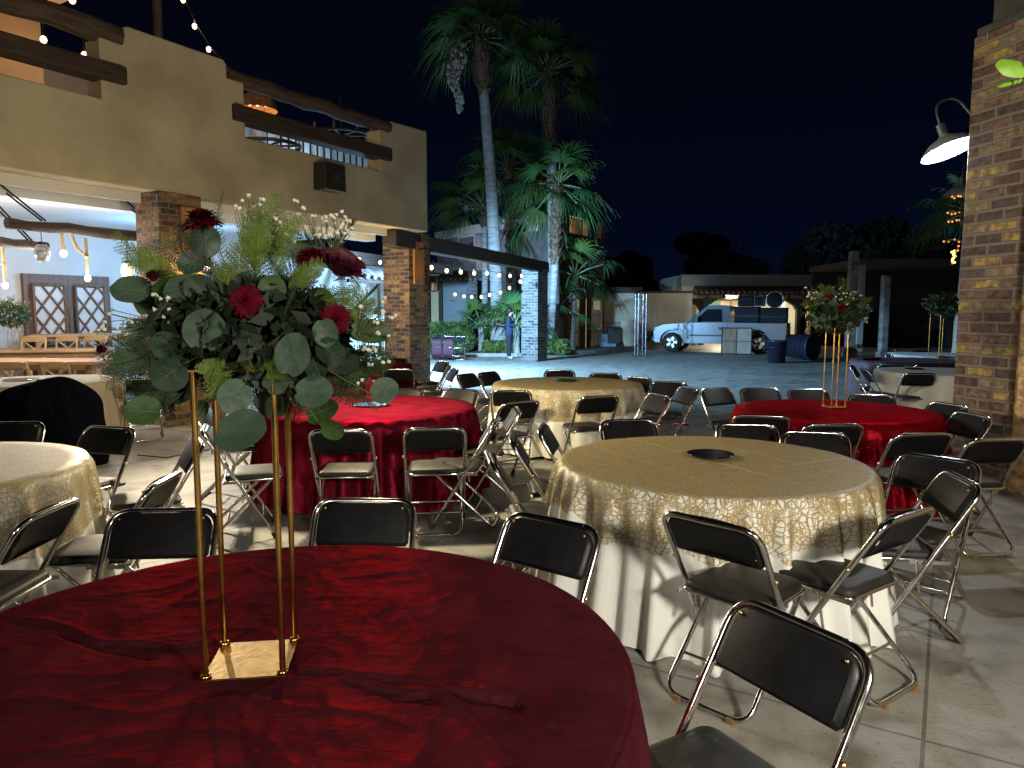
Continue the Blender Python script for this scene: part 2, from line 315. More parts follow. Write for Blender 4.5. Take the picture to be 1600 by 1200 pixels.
# upper storey pieces behind the parapet
u0=fac(390,225,3.4); u1=fac(582,262,3.4)
MB().box(o0[0]-2.2,u1[0]+.05,3.4,3.55,3.62,fac(500,222,3.4)[1]+.05).build('upper_wall',WHITEW,hac)
MB().box(l1[0]-5,l1[0]+.4,2.2,2.4,3.62,6.1).box(l1[0]-5,l1[0]+.4,.5,2.2,6.0,6.1).build('upper_room_wall',pm('tan_plaster',(.5,.38,.25),.8,var=.1,vscale=2),hac)
rl=MB()
x=fac(440,230,3.0)[0]
while x<fac(578,240,3.0)[0]:
    rl.box(x-.015,x+.015,3.0,3.03,3.62,fac(500,226,3.0)[1]); x+=.21
rl.box(fac(384,230,3.0)[0],fac(578,240,3.0)[0],2.99,3.04,fac(500,226,3.0)[1],fac(500,226,3.0)[1]+.05); rl.build('balcony_railing',IRON,hac)
# beams
def beam(x0,x1,zc,h,d,y0,mat,name,seed):
    random.seed(seed); m=MB(); n=14; pts=[];rs=[]
    m.tube([(x0+(x1-x0)*i/n,y0+rnd(-.015,.015),zc+rnd(-.02,.02)) for i in range(n+1)],h/2,10,rs=[h/2*rnd(.9,1.08) for _ in range(n+1)],squash=d)
    return m.build(name,mat,hac)
ub0=f(357,103); ub1=f(610,187); ubb=f(357,125)
beam(f(358,115)[0],f(611,200)[0],(f(357,103)[1]+f(357,127)[1])/2-.0,.25,1,.10,TIMBER,'parapet_log',1)
beam(f(190,50)[0]-6,f(191,55)[0],(f(190,40)[1]+f(190,70)[1])/2,.28,1,.10,TIMBER,'parapet_log',2)
def sqbeam(x0,x1,z0,z1,y0,y1,name='parapet_beam'):
    return MB().box(x0,x1,y0,y1,z0,z1).build(name,DARKW,hac,bevel=.02)
q0=f(362,162); q1=f(362,187); q2=f(608,240)
sqbeam(q0[0],q2[0],q1[1],q0[1],-.09,.2)
w0=f(193,107); w1=f(193,134)
sqbeam(w0[0]-7,w0[0],w1[1],w0[1],-.09,.2)
# brick pillars of the terrace
def pillar(x0,x1,y0,y1,z1,mat,plinth=0,name='brick_pillar'):
    m=MB().box(x0,x1,y0,y1,0,z1)
    if plinth: m.box(x0-plinth,x1+plinth,y0-plinth,y0,0,.55).box(x0-plinth,x0,y0,y1+plinth,0,.5).box(x0-plinth*1.6,x1+plinth*1.6,y0-plinth*1.6,y0-plinth,0,.22)
    return m.build(name,mat,hac,bevel=.012)
cA=((gp(258,672)-F0).dot(FD),(gp(258,672)-F0).dot(FN))
pil1x=fac(256,500,-.06)[0]; pil1e=fac(322,500,-.06)[0]
pillar(pil1x,pil1e,-.06,.50,ZB,BRK_Y,.10)
cB=fac(640,500,.345)[0]; cBe=fac(672,500,.345)[0]; pillar(cB,cBe,.345,.345+.72,ZB+.018,BRK_Y)
MB().box(pil1x-.12,pil1x+.02,5.0,5.3,0,.1).build('skirting',WHITEW,hac)
# raised inner platform
MB().box(XL,pil1x-.5,1.4,5.12,.002,.2).build('platform',pm('terrace_floor',(.4,.3,.2),.5,var=.2),hac)
# doors in the back wall
dx0=fac(32,430,5.1)[0]; dx1=fac(167,430,5.1)[0]; dz=fac(100,430,5.1)[1]
dr=MB(); dr.box(dx0,dx1,5.02,5.12,.2,dz); door=dr.build('double_door',DOORW,hac,bevel=.01)
dm=(dx0+dx1)/2
fr=MB()
for s0,s1 in ((dx0+.04,dm-.0),(dm+.0,dx1-.04)):
    fr.box(s0+.1,s1-.1,4.985,5.018,.95,dz-.2)
fr.build('door_pane',pm('frosted_pane',(.6,.56,.52),.4),door)
fr=MB()
for s0,s1 in ((dx0+.04,dm-.0),(dm+.0,dx1-.04)):
    w=s1-s0-.2; h=dz-.2-.95
    for kx in range(-1,3):
        for sg in (1,-1):
            # diagonal bars clipped to the pane
            pts=[]
            for i in range(41):
                t=i/40; zz=.95+h*t; xx=(kx*.5+ (t*1.5 if sg>0 else 1.5-t*1.5)-.25)*w
                if 0<=xx<=w: pts.append((s0+.1+xx,4.965,zz))
            if len(pts)>2: fr.tube([pts[0],pts[-1]],.022,4)
    for (p,q) in (((s0+.1,.95),(s0+.1,dz-.2)),((s1-.1,.95),(s1-.1,dz-.2)),((s0+.1,.95),(s1-.1,.95)),((s0+.1,dz-.2),(s1-.1,dz-.2))):
        fr.tube([(p[0],4.97,p[1]),(q[0],4.97,q[1])],.03,4)
fr.build('door_lattice',DOORW,door)
MB().tube([(dm+.03,4.93,1.15),(dm+.03,4.9,1.25),(dm+.03,4.9,1.6),(dm+.03,4.93,1.7)],.02,6).build('door_handle',IRON,door)
# tiled lean-to over a doorway on the back wall, between the pillars
can=MB(); cx=fac(572,430,4.6)[0]
for i in range(9):
    xx=cx-1.3+i*.29
    can.tube([(xx,5.1,2.95),(xx+.03,4.4,2.72),(xx+.05,3.9,2.55)],.085,6)
cn=can.build('tiled_canopy_roof',pm('old_roof_tile',(.20,.16,.14),.8,var=.5,vscale=4,bump=.6),hac)
MB().box(cx-1.35,cx+1.2,3.95,4.05,2.38,2.48).tube([(cx-.1,5.1,1.6),(cx-.1,4.0,2.4)],.05,4).tube([(cx+.9,5.1,1.6),(cx+.9,4.0,2.4)],.05,4).box(cx-.16,cx-.04,3.94,4.06,.0,2.38).build('canopy_bracket',DARKW,cn)
# floodlight on pillar one: back board, arm and lamp
def wall_lantern(x,y,lit):
    bd=MB().box(x-.17,x+.17,y-.05,y,2.2,3.1).build('lamp_backboard',ORANGEW,hac,bevel=.01)
    MB().tube(arc_pts([(x,y-.05,2.95),(x,y-.32,2.95),(x,y-.32,2.62)],.08),.02,6).build('lamp_arm',IRON,bd)
    MB().tube([(x,y-.32,2.62),(x,y-.32,2.35)],.012,6).lathe([(.02,.12),(.06,.1),(.10,0)],12,Matrix.Translation((x,y-.32,2.25))).build('lamp_shade',IRON,bd)
    if lit: MB().ball((x,y-.32,2.24),.045,10).build('bulb',BULBW,bd)
wall_lantern(pil1x+.5,-.04,True); wall_lantern(cB+.3,.345,False)
lamp('pillar_lantern_light',facP(pil1x+.5,-.36,2.18),60,(1,.66,.30),.05)
lamp('added_far_pillar_fill',facP(cB-1.1,.2,2.2),70,(1,.75,.38),.06)  # added fill off the unlit lantern, placed to brighten the pillar's near face
# speaker on the facade
s0=f(486,258); s1=f(520,300)
spk=empty('wall_speaker',facP((s0[0]+s1[0])/2,0,(s0[1]+s1[1])/2),FA,'black box speaker fixed to the ochre facade wall','speaker')
ww=(s1[0]-s0[0])/2; hh=(s0[1]-s1[1])/2+.04
MB().prism([(-ww,-hh),(ww,-hh),(ww*.95,hh),(-ww*.95,hh)],-.33,-.04).build('cabinet',pm('speaker_black',(.018,.016,.015),.6,bump=.1),spk,bevel=.015)
MB().lathe([(0,.0),(ww*.3,.01),(ww*.55,.03),(ww*.62,.025)],18,Matrix.Translation((0,-.335,-.06))@Matrix.Rotation(PI/2,4,'X')).build('cone',RUBBER,spk)
MB().box(ww-.005,ww+.06,-.2,-.1,-.12,.0).box(-.05,.05,-.045,.0,-.08,.08).build('bracket',IRON,spk)
# terrace lamps: interior bulbs
def hang_log(p0,p1,r,label,seed):
    random.seed(seed); p0=Vector(p0);p1=Vector(p1); n=10
    root=empty('hanging_log_beam',(p0+p1)/2,0,label,'beam','logs hanging from the terrace ceiling'); o=(p0+p1)/2
    MB().tube([p0-o+(p1-p0)*i/n+Vector((0,0,rnd(-.015,.015))) for i in range(n+1)],r,8,rs=[r*rnd(.85,1.1) for _ in range(n+1)]).build('log',LOGW,root)
    for t in (.17,.83):
        q=p0.lerp(p1,t)-o
        MB().tube([q+Vector((0,0,r*.9)),Vector((q.x-.45,q.y-.3,3.3-o.z))],.014,6).tube([q+Vector((.05,0,r*.9)),Vector((q.x-.38,q.y-.3,3.3-o.z))],.014,6).build('chain',IRON,root)
    return root
HLy=2.3
def fp(px,py,off): x,z=fac(px,py,off); return facP(x,off,z)
hang_log(fp(10,348,1.0),fp(290,375,1.0),.075,'long rough log hung on chains from the terrace ceiling','1')
hang_log(fp(-120,368,2.0),fp(75,385,2.0),.065,'shorter rough log hung behind the long one at the terrace left','2')
ROPE=pm('rope',(.45,.30,.14),.9,bump=.5,bscale=90)
def pendant(px,py0,py1,off,label,style):
    x,z0=fac(px,py0,off); x,z1=fac(px,py1,off); root=empty('pendant_lamp',facP(x,off,z1),FA,label,'lamp','pendant lamps in the terrace')
    h=z0-z1
    if style=='rope': MB().tube([(0,0,h),(.005,0,h*.5),(0,0,.06)],.02,7).ball((0,0,h*.55),.035,8).build('rope',ROPE,root); MB().ball((0,0,0),.042,12,(1,1,1.15)).build('bulb',BULBW,root)
    elif style=='hook':
        MB().tube(arc_pts([(-.18,0,.1),(-.2,0,.42),(-.08,0,.42),(.0,0,.12),(.16,0,.02)],.1),.022,7).build('hook',ROPE,root); MB().tube([(0,0,h),(0,0,.12)],.02,7).build('rope',ROPE,root); MB().ball((-.18,0,.04),.045,12,(1,1,1.15)).build('bulb',BULBW,root)
    else:
        MB().tube([(0,0,h),(0,0,.1)],.006,5).build('cord',WIRE,root)
        MB().lathe([(.05,.12),(.085,.08),(.095,0),(.075,-.09),(.03,-.11)],14).build('glass_shade',pm('lit_glass',(.9,.85,.7),.2,emit=(1,.9,.62),estr=.7) if style=='lit' else pm('clear_glass',(.8,.8,.8),.1,trans=.6),root)
        MB().lathe([(.05,.12),(.052,.15),(0,.16)],12).build('cap',IRON,root)
    return root
pendant(137,372,435,1.0,'bare bulb on thick rope with hook beside the dark doors','rope')
pendant(120,385,402,1.4,'bulb on a curved rope hook left of the rope bulb','hook')
pendant(8,386,446,2.0,'bare bulb on a knotted rope at the far left of the terrace','rope')
pendant(200,382,424,1.0,'small lit glass jar lamp hanging right of the doors','lit')
pendant(66,360,396,1.0,'small unlit glass cube lamp hanging under the long log','clear')
for px,py,off,pw,c in ((137,430,.9,46,(1,.90,.78)),(60,420,2.2,100,(1,.95,.90)),(-60,420,2.0,65,(1,.95,.88)),(240,420,3.2,100,(.20,.52,1)),(330,420,2.8,75,(.26,.58,1))):
    x,z=fac(px,py,off); lamp('terrace_lamp_light',facP(x,off,min(z,2.45)-.12),pw,c,.09)  # the blue ones are assumed, no bulb hangs there
# orange-lit things upstairs
def bulbs(name,pts,label,wirep=None,r=.035,mat=None,cat='string lights',group=None):
    root=empty(name,pts[0],0,label,cat,group); o=Vector(pts[0])
    wp=[Vector(p)-o for p in (wirep or pts)]
    MB().tube([p+Vector((0,0,.07 if wirep is None else 0)) for p in wp],.006,4).build('cord',WIRE,root)
    for p in pts:
        q=Vector(p)-o
        b=MB().ball(q,r,10,(1,1,1.25)).build('bulb',mat or BULB,root)
        MB().tube([q+Vector((0,0,r*1.1)),q+Vector((0,0,r*1.1+.05))],r*.45,6).build('socket',WIRE,b)
    return root
up=[fp(113,0,.3),fp(68,62,.8),fp(132,86,.8)]
for i,p in enumerate(up):
    r=empty('ceiling_bulb',p,0,['bare warm bulb above the upper left log','left bare warm bulb glowing in the upper left opening','right bare warm bulb glowing in the upper left opening'][i],'lamp','bare bulbs upstairs')
    MB().ball((0,0,0),.04,10,(1,1,1.2)).build('bulb',BULB,r); MB().tube([(0,0,.045),(0,0,.3)],.008,5).build('cord',WIRE,r)
lamp('upper_room_light',fp(100,80,1.2),22,(1,.62,.35),.05)
lamp('assumed_upper_wall_light',facP(fac(520,230,2.2)[0],2.4,4.9),60,(.55,.78,1),.1)  # assumed cool light for the wall upstairs, no fixture modelled
# wicker shade
wp=fp(402,158,1.1); wk=empty('wicker_lamp',wp,0,'round wicker lampshade glowing behind the right parapet opening','lamp')
MB().lathe([(.34,-.16),(.30,-.02),(.2,.10),(.05,.16)],20).build('wicker_shade',pm('wicker',(.5,.28,.12),.8,var=.6,vscale=30,bump=1,bscale=60),wk)
for dx in (-.12,.0,.13): MB().ball((dx,dx*.3,-.05),.035,8).build('bulb',BULB,wk)
lamp('wicker_light',wp+Vector((0,-.1,-.22)),9,(1,.6,.3),.05)
for (px,py,off,rr,lb) in ((533,212,1.6,.62,'dark wagon wheel lamp hanging at the right of the upper opening'),(418,228,1.8,.6,'dark wagon wheel lamp low at the left of the upper opening')):
    p=fp(px,py,off); w=empty('wagon_wheel_lamp',p,0,lb,'lamp','wagon wheel lamps upstairs')
    MB().tube([(rr*math.cos(a*PI/14),rr*math.sin(a*PI/14),0) for a in range(28)],.035,6,closed=True).build('rim',TIMBER,w)
    sp_=MB()
    for a in range(4): c,s_=math.cos(a*PI/4)*rr,math.sin(a*PI/4)*rr; sp_.tube([(c,s_,0),(-c,-s_,0)],.02,5)
    sp_.tube([(0,0,0),(0,0,.8)],.012,5).build('spokes',TIMBER,w)
    cd=MB()
    for a in range(8): cd.tube([(math.cos(a*PI/4)*rr,math.sin(a*PI/4)*rr,.03),(math.cos(a*PI/4)*rr,math.sin(a*PI/4)*rr,.17)],.018,6)
    cd.build('candle_tubes',pm('wax',(.5,.4,.25),.6),w)
# mast and top string of lights
mp_=fp(247,52,1.5)
mast=MB().tube([(0,0,-.8),(0,0,4)],.07,8).build('mast',pm('mast_dark',(.05,.035,.03),.6)); mast.location=mp_; tag(mast,'dark slim mast rising behind the ochre parapet','mast')
sl=[fp(286,0,.9),fp(304,41,.7),fp(326,77,.5)]
bulbs('string_lights',sl,'three warm bulbs on a cord climbing from the parapet top',[fp(270,-60,1.1),fp(290,0,.9),fp(308,41,.7),fp(330,75,.5),fp(344,90,.2)],r=.035)
lamp('parapet_string_light',fp(310,40,.6)+Vector((0,0,.1)),4,WARM,.04)
# ================================================================== PERGOLA beam and free pillar
P3=gp(840,565); 
pg=empty('pergola',P3,FA,'dark beam on a grey brick pillar at the edge of the lit courtyard','pergola')
A3=math.atan2((P3-gp(672,600)).y,(P3-gp(672,600)).x)
pl=MB().box(-.0,.66,-.0,.62,0,3.0); pl_=pl.build('brick_pillar',BRK_G,pg,bevel=.012)
Minv=Matrix.Rotation(-FA,4,'Z')@Matrix.Translation(-P3)
b0=Vector((*facP(XR-.6,.35,0).xy,0)); b1=P3+FD*1.0+FN*.3
bm=MB(); 
d=b1-b0; ang=math.atan2(d.y,d.x)
bmM=Minv@Matrix.Translation(Vector((b0.x,b0.y,0)))@Matrix.Rotation(ang,4,'Z')
bm.box(-.3,d.length,-.16,.16,2.93,3.27,bmM); bm.build('beam',DARKW,pg,bevel=.02)
bm=MB(); bm.box(-.3,d.length,3.4,3.7,2.93,3.25,bmM); bm.build('beam',DARKW,pg,bevel=.02)
# string lights below the pergola
row1=[(674,418),(698,423),(720,425),(741,427),(761,427),(780,430),(797,431),(815,431)]
row2=[(813,440),(796,450),(782,457),(765,461),(752,464),(737,464),(725,463),(711,460)]
def rowpts(row,Y0,Y1): return [dp(px,py,Y0+(Y1-Y0)*i/(len(row)-1)) for i,(px,py) in enumerate(row)]
bulbs('string_lights',rowpts(row1,15.6,22.6),'upper row of warm bulbs strung below the dark pergola beam',group='string lights of the pergola',r=.042)
bulbs('string_lights',rowpts(row2,22.8,25.5),'lower sagging row of warm bulbs in front of the white wall',group='string lights of the pergola',r=.045)
lamp('string_row_light',dp(745,440,20),18,WARM,.2)
rr=[(497,393),(561,410),(594,413)]
bulbs('string_lights',[dp(561,405,17.5),dp(594,410,18.5)],'two warm bulbs hanging before the blue lit terrace wall',group='string lights of the pergola',r=.04)
ln=empty('hanging_lantern',dp(677,442,16),0,'black iron frame lantern hanging beside the far brick pillar','lantern')
m=MB(); w=.1
for sx_,sy_ in ((1,1),(1,-1),(-1,-1),(-1,1)): m.tube([(sx_*w,sy_*w,-.17),(sx_*w,sy_*w,.17)],.012,4)
m.box(-w-.02,w+.02,-w-.02,w+.02,-.2,-.17).box(-w-.02,w+.02,-w-.02,w+.02,.17,.19).tube([(0,0,.19),(0,0,.5)],.01,4).build('cage',IRON,ln)
MB().tube([(0,0,-.17),(0,0,-.02)],.03,8).build('candle',pm('wax',(.5,.4,.25),.6),ln)
# ================================================================== FAR HOUSE
HC=Vector((1.8,30,0)); 
hs=empty('brick_house',HC,0,'two storey grey brick house behind the palms with lit openings along its roof','house')
d1=FD; d2=Vector((-.553,.833,0)).normalized()
def wallM(o,d): return Matrix.Translation(o)@Matrix.Rotation(math.atan2(d.y,d.x),4,'Z')
Z0=Vector((0,0,0)); ML=wallM(Z0,d2); MR=wallM(Z0,d1)
def onwall(px,py,o,d):
    n=Vector((-d.y,d.x,0)); r=ray(px,py); e=Vector((0,0,EYE)); t=(o-e).dot(n)/r.dot(n); q=e+r*t; return (q-o).dot(d),q.z
ZT=5.8
MB().box(0,10.4,-.3,0,0,ZT-.45,ML).build('left_wall'.replace('left_',''),BRK_G,hs)
MB().box(-.05,10.5,-.35,.08,ZT-.45,ZT-.02,ML).build('cornice',pm('grey_fascia',(.40,.39,.37),.8,var=.1),hs)
rw=MB(); w1=onwall(945,360,HC,d1)[0]
rw.box(0.1,w1,.0,4,0,ZT-.85,MR)
op=[onwall(x,340,HC,d1)[0] for x in (872,885,890,919,923,940)]
for a_,b2 in ((.1,op[0]),(op[1],op[2]),(op[3],op[4]),(op[5],w1)): 
    if b2>a_: rw.box(a_,b2,0,.25,ZT-.85,ZT-.12,MR)
rw.box(.1,w1,0,.25,ZT-.12,ZT,MR)
rw.build('wall',pm('brown_brick_dim',(.12,.10,.085),.85,var=.3,vscale=6),hs)
MB().box(.1,w1,.9,1.0,ZT-.85,ZT+.02,MR).build('roof_room_wall',pm('lit_tan_wall',(.6,.45,.25),.8),hs)
lamp('roof_room_light',HC+d1*2.4+Vector((-.854,.52,0))*.55+Vector((0,0,ZT-.25)),26,(1,.75,.42),.05)
# window of the upper left wall
x0,z0=onwall(717,397,HC,d2); x1,z1=onwall(743,366,HC,d2)
wn=MB().box(min(x0,x1),max(x0,x1),0,.05,z0,z1,ML).build('window',pm('window_frame_pale',(.5,.48,.47),.7),hs)
MB().box(min(x0,x1)+.08,max(x0,x1)-.08,.05,.06,z0+.05,z1-.08,ML).build('pane',pm('curtained_pane',(.16,.12,.13),.3,var=.3,vscale=9,stretch=(4,1,.4)),wn)
MB().box(min(x0,x1)+.1,min(x0,x1)+.45,.06,.09,z0,z0+.45,ML).build('air_unit',pm('dim_box',(.03,.03,.03),.6),wn)
# porch roof below, with grey wall and brick pier
q0=gp(672,545); 
pr=empty('porch',dp(720,540,31)*Vector((1,1,0)) if False else Vector((-2.2,30.5,0)),0,'pale porch wall under a dark tiled eave beside the green hedge','porch')
O=Vector((-2.2,30.5,0))
def rel(px,py,Y): return dp(px,py,Y)-O
a0=rel(660,423,30.2); a1=rel(765,438,30.2)
MB().box(a0.x,a1.x,-.5,2.5,a1.z,a0.z-.02).build('eave',DARKW,pr,bevel=.02)
e_=MB(); xx=a0.x
while xx<a1.x: e_.tube([(xx,-.62,a1.z+.02),(xx,-.3,a1.z+.16)],.06,6); xx+=.2
e_.build('tiles',pm('old_roof_tile',(.2,.16,.14),.8),pr)
a0=rel(673,436,31.5); a1=rel(686,548,31.5); MB().box(a0.x,a1.x,1,1.2,0,a0.z+.2).build('wall',pm('warm_ochre_wall',(.62,.45,.24),.8,var=.1),pr)
a0=rel(692,436,31.3); a1=rel(731,548,31.3); MB().box(a0.x,a1.x,.8,1.0,0,a0.z+.25).build('door_wall',pm('cool_white_wall',(.20,.215,.215),.75,var=.08),pr)
MB().box(a0.x+.28,a0.x+.5,.76,.8,1.62+.45,1.62+.50).build('wall_hook',IRON,pr)
a0=rel(686,436,31.2); a1=rel(692,548,31.2); MB().box(a0.x,a1.x,.6,.8,0,a0.z+.2).build('post',DARKW,pr)
a0=rel(729,436,30.4); a1=rel(746,548,30.4); MB().box(a0.x,a1.x,-.1,.5,0.06,a0.z).build('brick_pier',BRK_G,pr,bevel=.01)
a0=rel(742,502,30.2); a1=rel(761,548,30.2); MB().box(a0.x,a1.x,-.2,.3,0.06,1.15).build('low_brick_pier',BRK_G,pr,bevel=.01)
# small hanging gecko-like ornament left out; french doors of the house ground floor
fd=empty('french_door',Vector((4.2,33.2,0)),FA,'lit french door standing open at the foot of the dark house','door')
O2=Vector((4.2,33.2,0)); FR=Matrix.Rotation(-FA,4,'Z')
def fdx(px): return onwall(px,500,O2,FD)[0]
def fdz(px,py): return onwall(px,py,O2,FD)[1]
xa,xb,xc,xd,xe,xf=[fdx(v) for v in (889,904,912,915,924,938)]
zt=fdz(900,466); zb=.06
def leaf(x0,x1,zt,mat,nm):
    g=MB(); g.box(x0,x1,-.03,.0,zb+.1,zt)
    o=g.build('glass_pane',mat,fd)
    g=MB()
    for x in (x0,x1): g.box(x-.03,x+.03,-.08,-.032,zb,zt+.05)
    for z in (zb+.08,zb+(zt-zb)*.33,zb+(zt-zb)*.66,zt+.02): g.box(x0+.03,x1-.03,-.079,-.033,z-.03,z+.03)
    g.build('door_leaf',pm('pale_frame',(.25,.21,.16),.6),fd)
leaf(xa,xb,zt,pm('dim_lit_glass',(.05,.04,.03),.2,emit=(1,.72,.35),estr=.035,var=.5,vscale=3),'')
leaf(xe,xf,zt,_m['dim_lit_glass'],'')
MB().box(xc,xd,-.03,0,zb,zt).build('open_gap',glow('warm_gap',(1,.78,.45),.5),fd)
MB().box(xa+.12,xb-.05,-.02,.01,fdz(900,482),fdz(900,469)).box(xe+.12,xf-.1,-.02,.01,fdz(930,484),fdz(930,470)).build('lit_pane',glow('warm_window',(1,.8,.5),.22),fd).location=(0,-.02,0)
MB().box(xb+.03,xc,-.10,-.04,zb,zt+.03).build('open_leaf',DARKW,fd)
# grey box stack, board and trolley by the wall
cr_=empty('crate_stack',dp(941,545,33.0)*Vector((1,1,0)),.1,'pale blue plastic crates stacked on the ground by the garden wall','crates')
for i,(dx,zz) in enumerate(((-.32,.06),(.3,.06),(-.05,.36))):
    c=MB().box(dx-.3,dx+.28,-.2,.2,zz,zz+.04)
    for q in ((-.3,-.27),(.25,.28)): c.box(dx+q[0],dx+q[1],-.2,.2,zz+.04,zz+.27)
    c.box(dx-.27,dx+.25,-.2,-.17,zz+.04,zz+.27).box(dx-.27,dx+.25,.17,.2,zz+.04,zz+.27)
    for j in range(4): c.box(dx-.24+j*.13,dx-.18+j*.13,-.215,-.2,zz+.06,zz+.25)
    c.build('crate',pm('pale_blue_plastic',(.22,.32,.38),.4),cr_)
tb=empty('garden_table',dp(923,540,32.6)*Vector((1,1,0)),.1,'small blue topped table standing beside the french door','table')
MB().cbox((0,0,.86),(.7,.6,.05)).build('table_top',pm('blue_top',(.2,.32,.38),.4),tb)
for sx_ in (-.28,.28): MB().tube([(sx_,-.2,.84),(sx_,-.2,.06)],.02,5).build('leg',IRON,tb)
for sx_ in (-.28,.28): MB().tube([(sx_,.2,.84),(sx_,.2,.06)],.02,5).build('leg',IRON,tb)
bd=MB(); pts=[]
for i in range(24):
    a=2*PI*i/24; x=.42*math.copysign(abs(math.cos(a))**.5,math.cos(a)); z=.62*math.copysign(abs(math.sin(a))**.4,math.sin(a)); pts.append((x,z+.62))
bd.prism(pts,-.04,.04); bo=bd.build('board',pm('cream_board',(.55,.46,.34),.6,var=.1),None,bevel=.01); bo.location=dp(982,538,33.2)*Vector((1,1,0))+Vector((0,0,.04)); bo.rotation_euler=(R_(8),0,0); tag(bo,'cream rounded board leaning upright against the garden wall','board')
tr_=empty('hand_trolley',dp(958,545,33)*Vector((1,1,0)),0,'dark hand trolley with chairs folded on it by the wall','trolley')
m=MB()
for sx_ in (-.3,.3): m.tube([(sx_,0,.1),(sx_,.1,1.15)],.02,5)
for z in (.3,.6,.9,1.12): m.tube([(-.3,.02+z*.08,z),(.3,.02+z*.08,z)],.015,5)
m.build('frame',IRON,tr_)
for sx_ in (-.36,.36): MB().lathe([(0,-.03),(.13,-.03),(.13,.03),(0,.03)],12,Matrix.Translation((sx_,0,.14))@Matrix.Rotation(PI/2,4,'Y')).build('wheel',RUBBER,tr_)
MB().box(-.28,.28,-.25,-.02,.2,.95).build('load',pm('dim_box',(.03,.03,.03),.6),tr_,bevel=.02)
# ================================================================== garden wall
gw=empty('garden_wall',Vector((6.4,34.6,0)),0,'long ochre garden wall with a dark cap left of the truck','wall')
x0=dp(944,500,34.6).x-6.4; x1=dp(1071,500,34.6).x-6.4; xm=dp(1002,500,34.6).x-6.4; zt=dp(1040,458,34.6).z
GW=pm('garden_wall_plaster',(.40,.36,.27),.85,var=.16,vscale=.9,bump=.2)
MB().box(x0,x1+.3,0,.25,0,zt).build('wall_panel',GW,gw)
MB().box(x0,x1+.3,-.03,-.0,0,zt*.42).build('lower_band',GW,gw)
MB().box(x0-.1,x1+.3,-.06,.3,zt+.002,zt+.10).box(x0-.1,xm,-.12,.4,zt+.10,zt+.28).build('cap',DARKW,gw)
MB().box(xm-.15,xm+.15,-.2,0,0,zt+.02).build('pier',GW,gw)
for i,(px,py) in enumerate(((1010,540),(1017,536),(1024,540))):
    p=dp(px,543,33.5)*Vector((1,1,0)); random.seed(i); m=MB()
    for k in range(90):
        a=rnd(0,2*PI); r=rnd(.1,.45); z=rnd(.1,.75); c=Vector((math.cos(a)*r*.7,math.sin(a)*r*.7,z)); u=Vector((rnd(-1,1),rnd(-1,1),rnd(-.2,1))).normalized()*.12; w=u.cross(Vector((rnd(-1,1),rnd(-1,1),rnd(-1,1)))).normalized()*.035
        m.add([c-u,c+w,c+u,c-w],[(0,1,2,3)])
    t=empty('potted_plant',p,0,'small dark potted plant, %s of three by the truck bumper'%(['leftmost','middle','rightmost'][i]),'plant','plants by the garden wall')
    m.build('leaves',pm('dark_leaf',(.05,.08,.03),.6,var=.4),t); MB().lathe([(0,0),(.12,0),(.16,.25),(0,.25)],12).build('pot',pm('clay',(.25,.12,.07),.8),t)
# ================================================================== PORTAL building behind the truck
PB=Vector((12.6,36,0)); pb=empty('portal_building',PB,0,'low white building with a wooden porch and carved posts behind the truck','building')
def pr_(px,py,dy=0): v=dp(px,py,36+dy)-PB; return v.x,v.z
xl,_=pr_(1072,440); xr,_=pr_(1309,440); z1=pr_(1150,429)[1]; z2=pr_(1150,447)[1]; z3=pr_(1150,461)[1]; z4=pr_(1150,467)[1]
CRM=pm('cream_wall',(.62,.56,.44),.8,var=.08,vscale=1.5)
MB().box(xl-.2,xr,.1,5.5,z2,z1).build('parapet',pm('grey_parapet',(.34,.36,.34),.85,var=.12,vscale=1),pb)
MB().box(xl+.4,xr+.3,-.35,4.6,z3,z2-.003).build('eave',DARKW,pb)
e_=MB(); xx=xl+.4
while xx<xr+.3: e_.tube([(xx,-.5,z3+.1),(xx,-.2,z3+.28)],.09,6); xx+=.26
e_.build('tiles',pm('old_roof_tile',(.2,.16,.14),.8),pb)
e_=MB(); xx=xl+1
while xx<xr: e_.box(xx,xx+.1,-.2,4.5,z4+.02,z3-.003); xx+=.8
e_.build('rafters',DARKW,pb)
MB().box(xl-.2,xl+.55,-.0,4.6,0,z2-.003).build('side_wall',CRM,pb)
MB().box(xl+.55,xr+6,4.6,4.9,0,z2-.003).build('back_wall',CRM,pb)
for px in (1096,1248):
    x,_=pr_(px,500); s=MB().box(x-.13,x+.13,-.1,.16,0,z4-.35); s.prism([(x-.13,z4-.55),(x+.13,z4-.55),(x+.3,z4-.3),(x+.38,z4-.28),(x+.6,z4-.12),(x+.72,z4-.1),(x+.72,z4+.02),(x-.72,z4+.02),(x-.72,z4-.1),(x-.6,z4-.12),(x-.38,z4-.28),(x-.3,z4-.3)],-.14,.2)
    s.build('carved_post',DARKW,pb)
x0,z0=pr_(1108,492,4.6); x1,z1_=pr_(1142,468,4.6)
wn=MB().box(x0,x1,4.5,4.58,z0,z1_).build('window',pm('pale_frame',(.25,.21,.16),.6),pb)
MB().box(x0+.08,x0+(x1-x0)*.4,4.47,4.5,z0+.08,z1_-.08).build('pane',pm('green_pane',(.1,.3,.25),.2),wn); MB().box(x0+(x1-x0)*.5,x1-.08,4.47,4.5,z0+.08,z1_-.08).build('pane',pm('cream_pane',(.6,.5,.35),.3),wn)
x0,z0=pr_(1251,540,4.6); x1,z1_=pr_(1272,473,4.6)
gt=MB().box(x0,x1,4.52,4.58,.05,z1_).build('gate',pm('gate_backing',(.85,.62,.28),.6),pb)
g=MB()
for i in range(7): x=x0+(x1-x0)*i/6; g.box(x-.02,x+.02,4.46,4.5,.05,z1_)
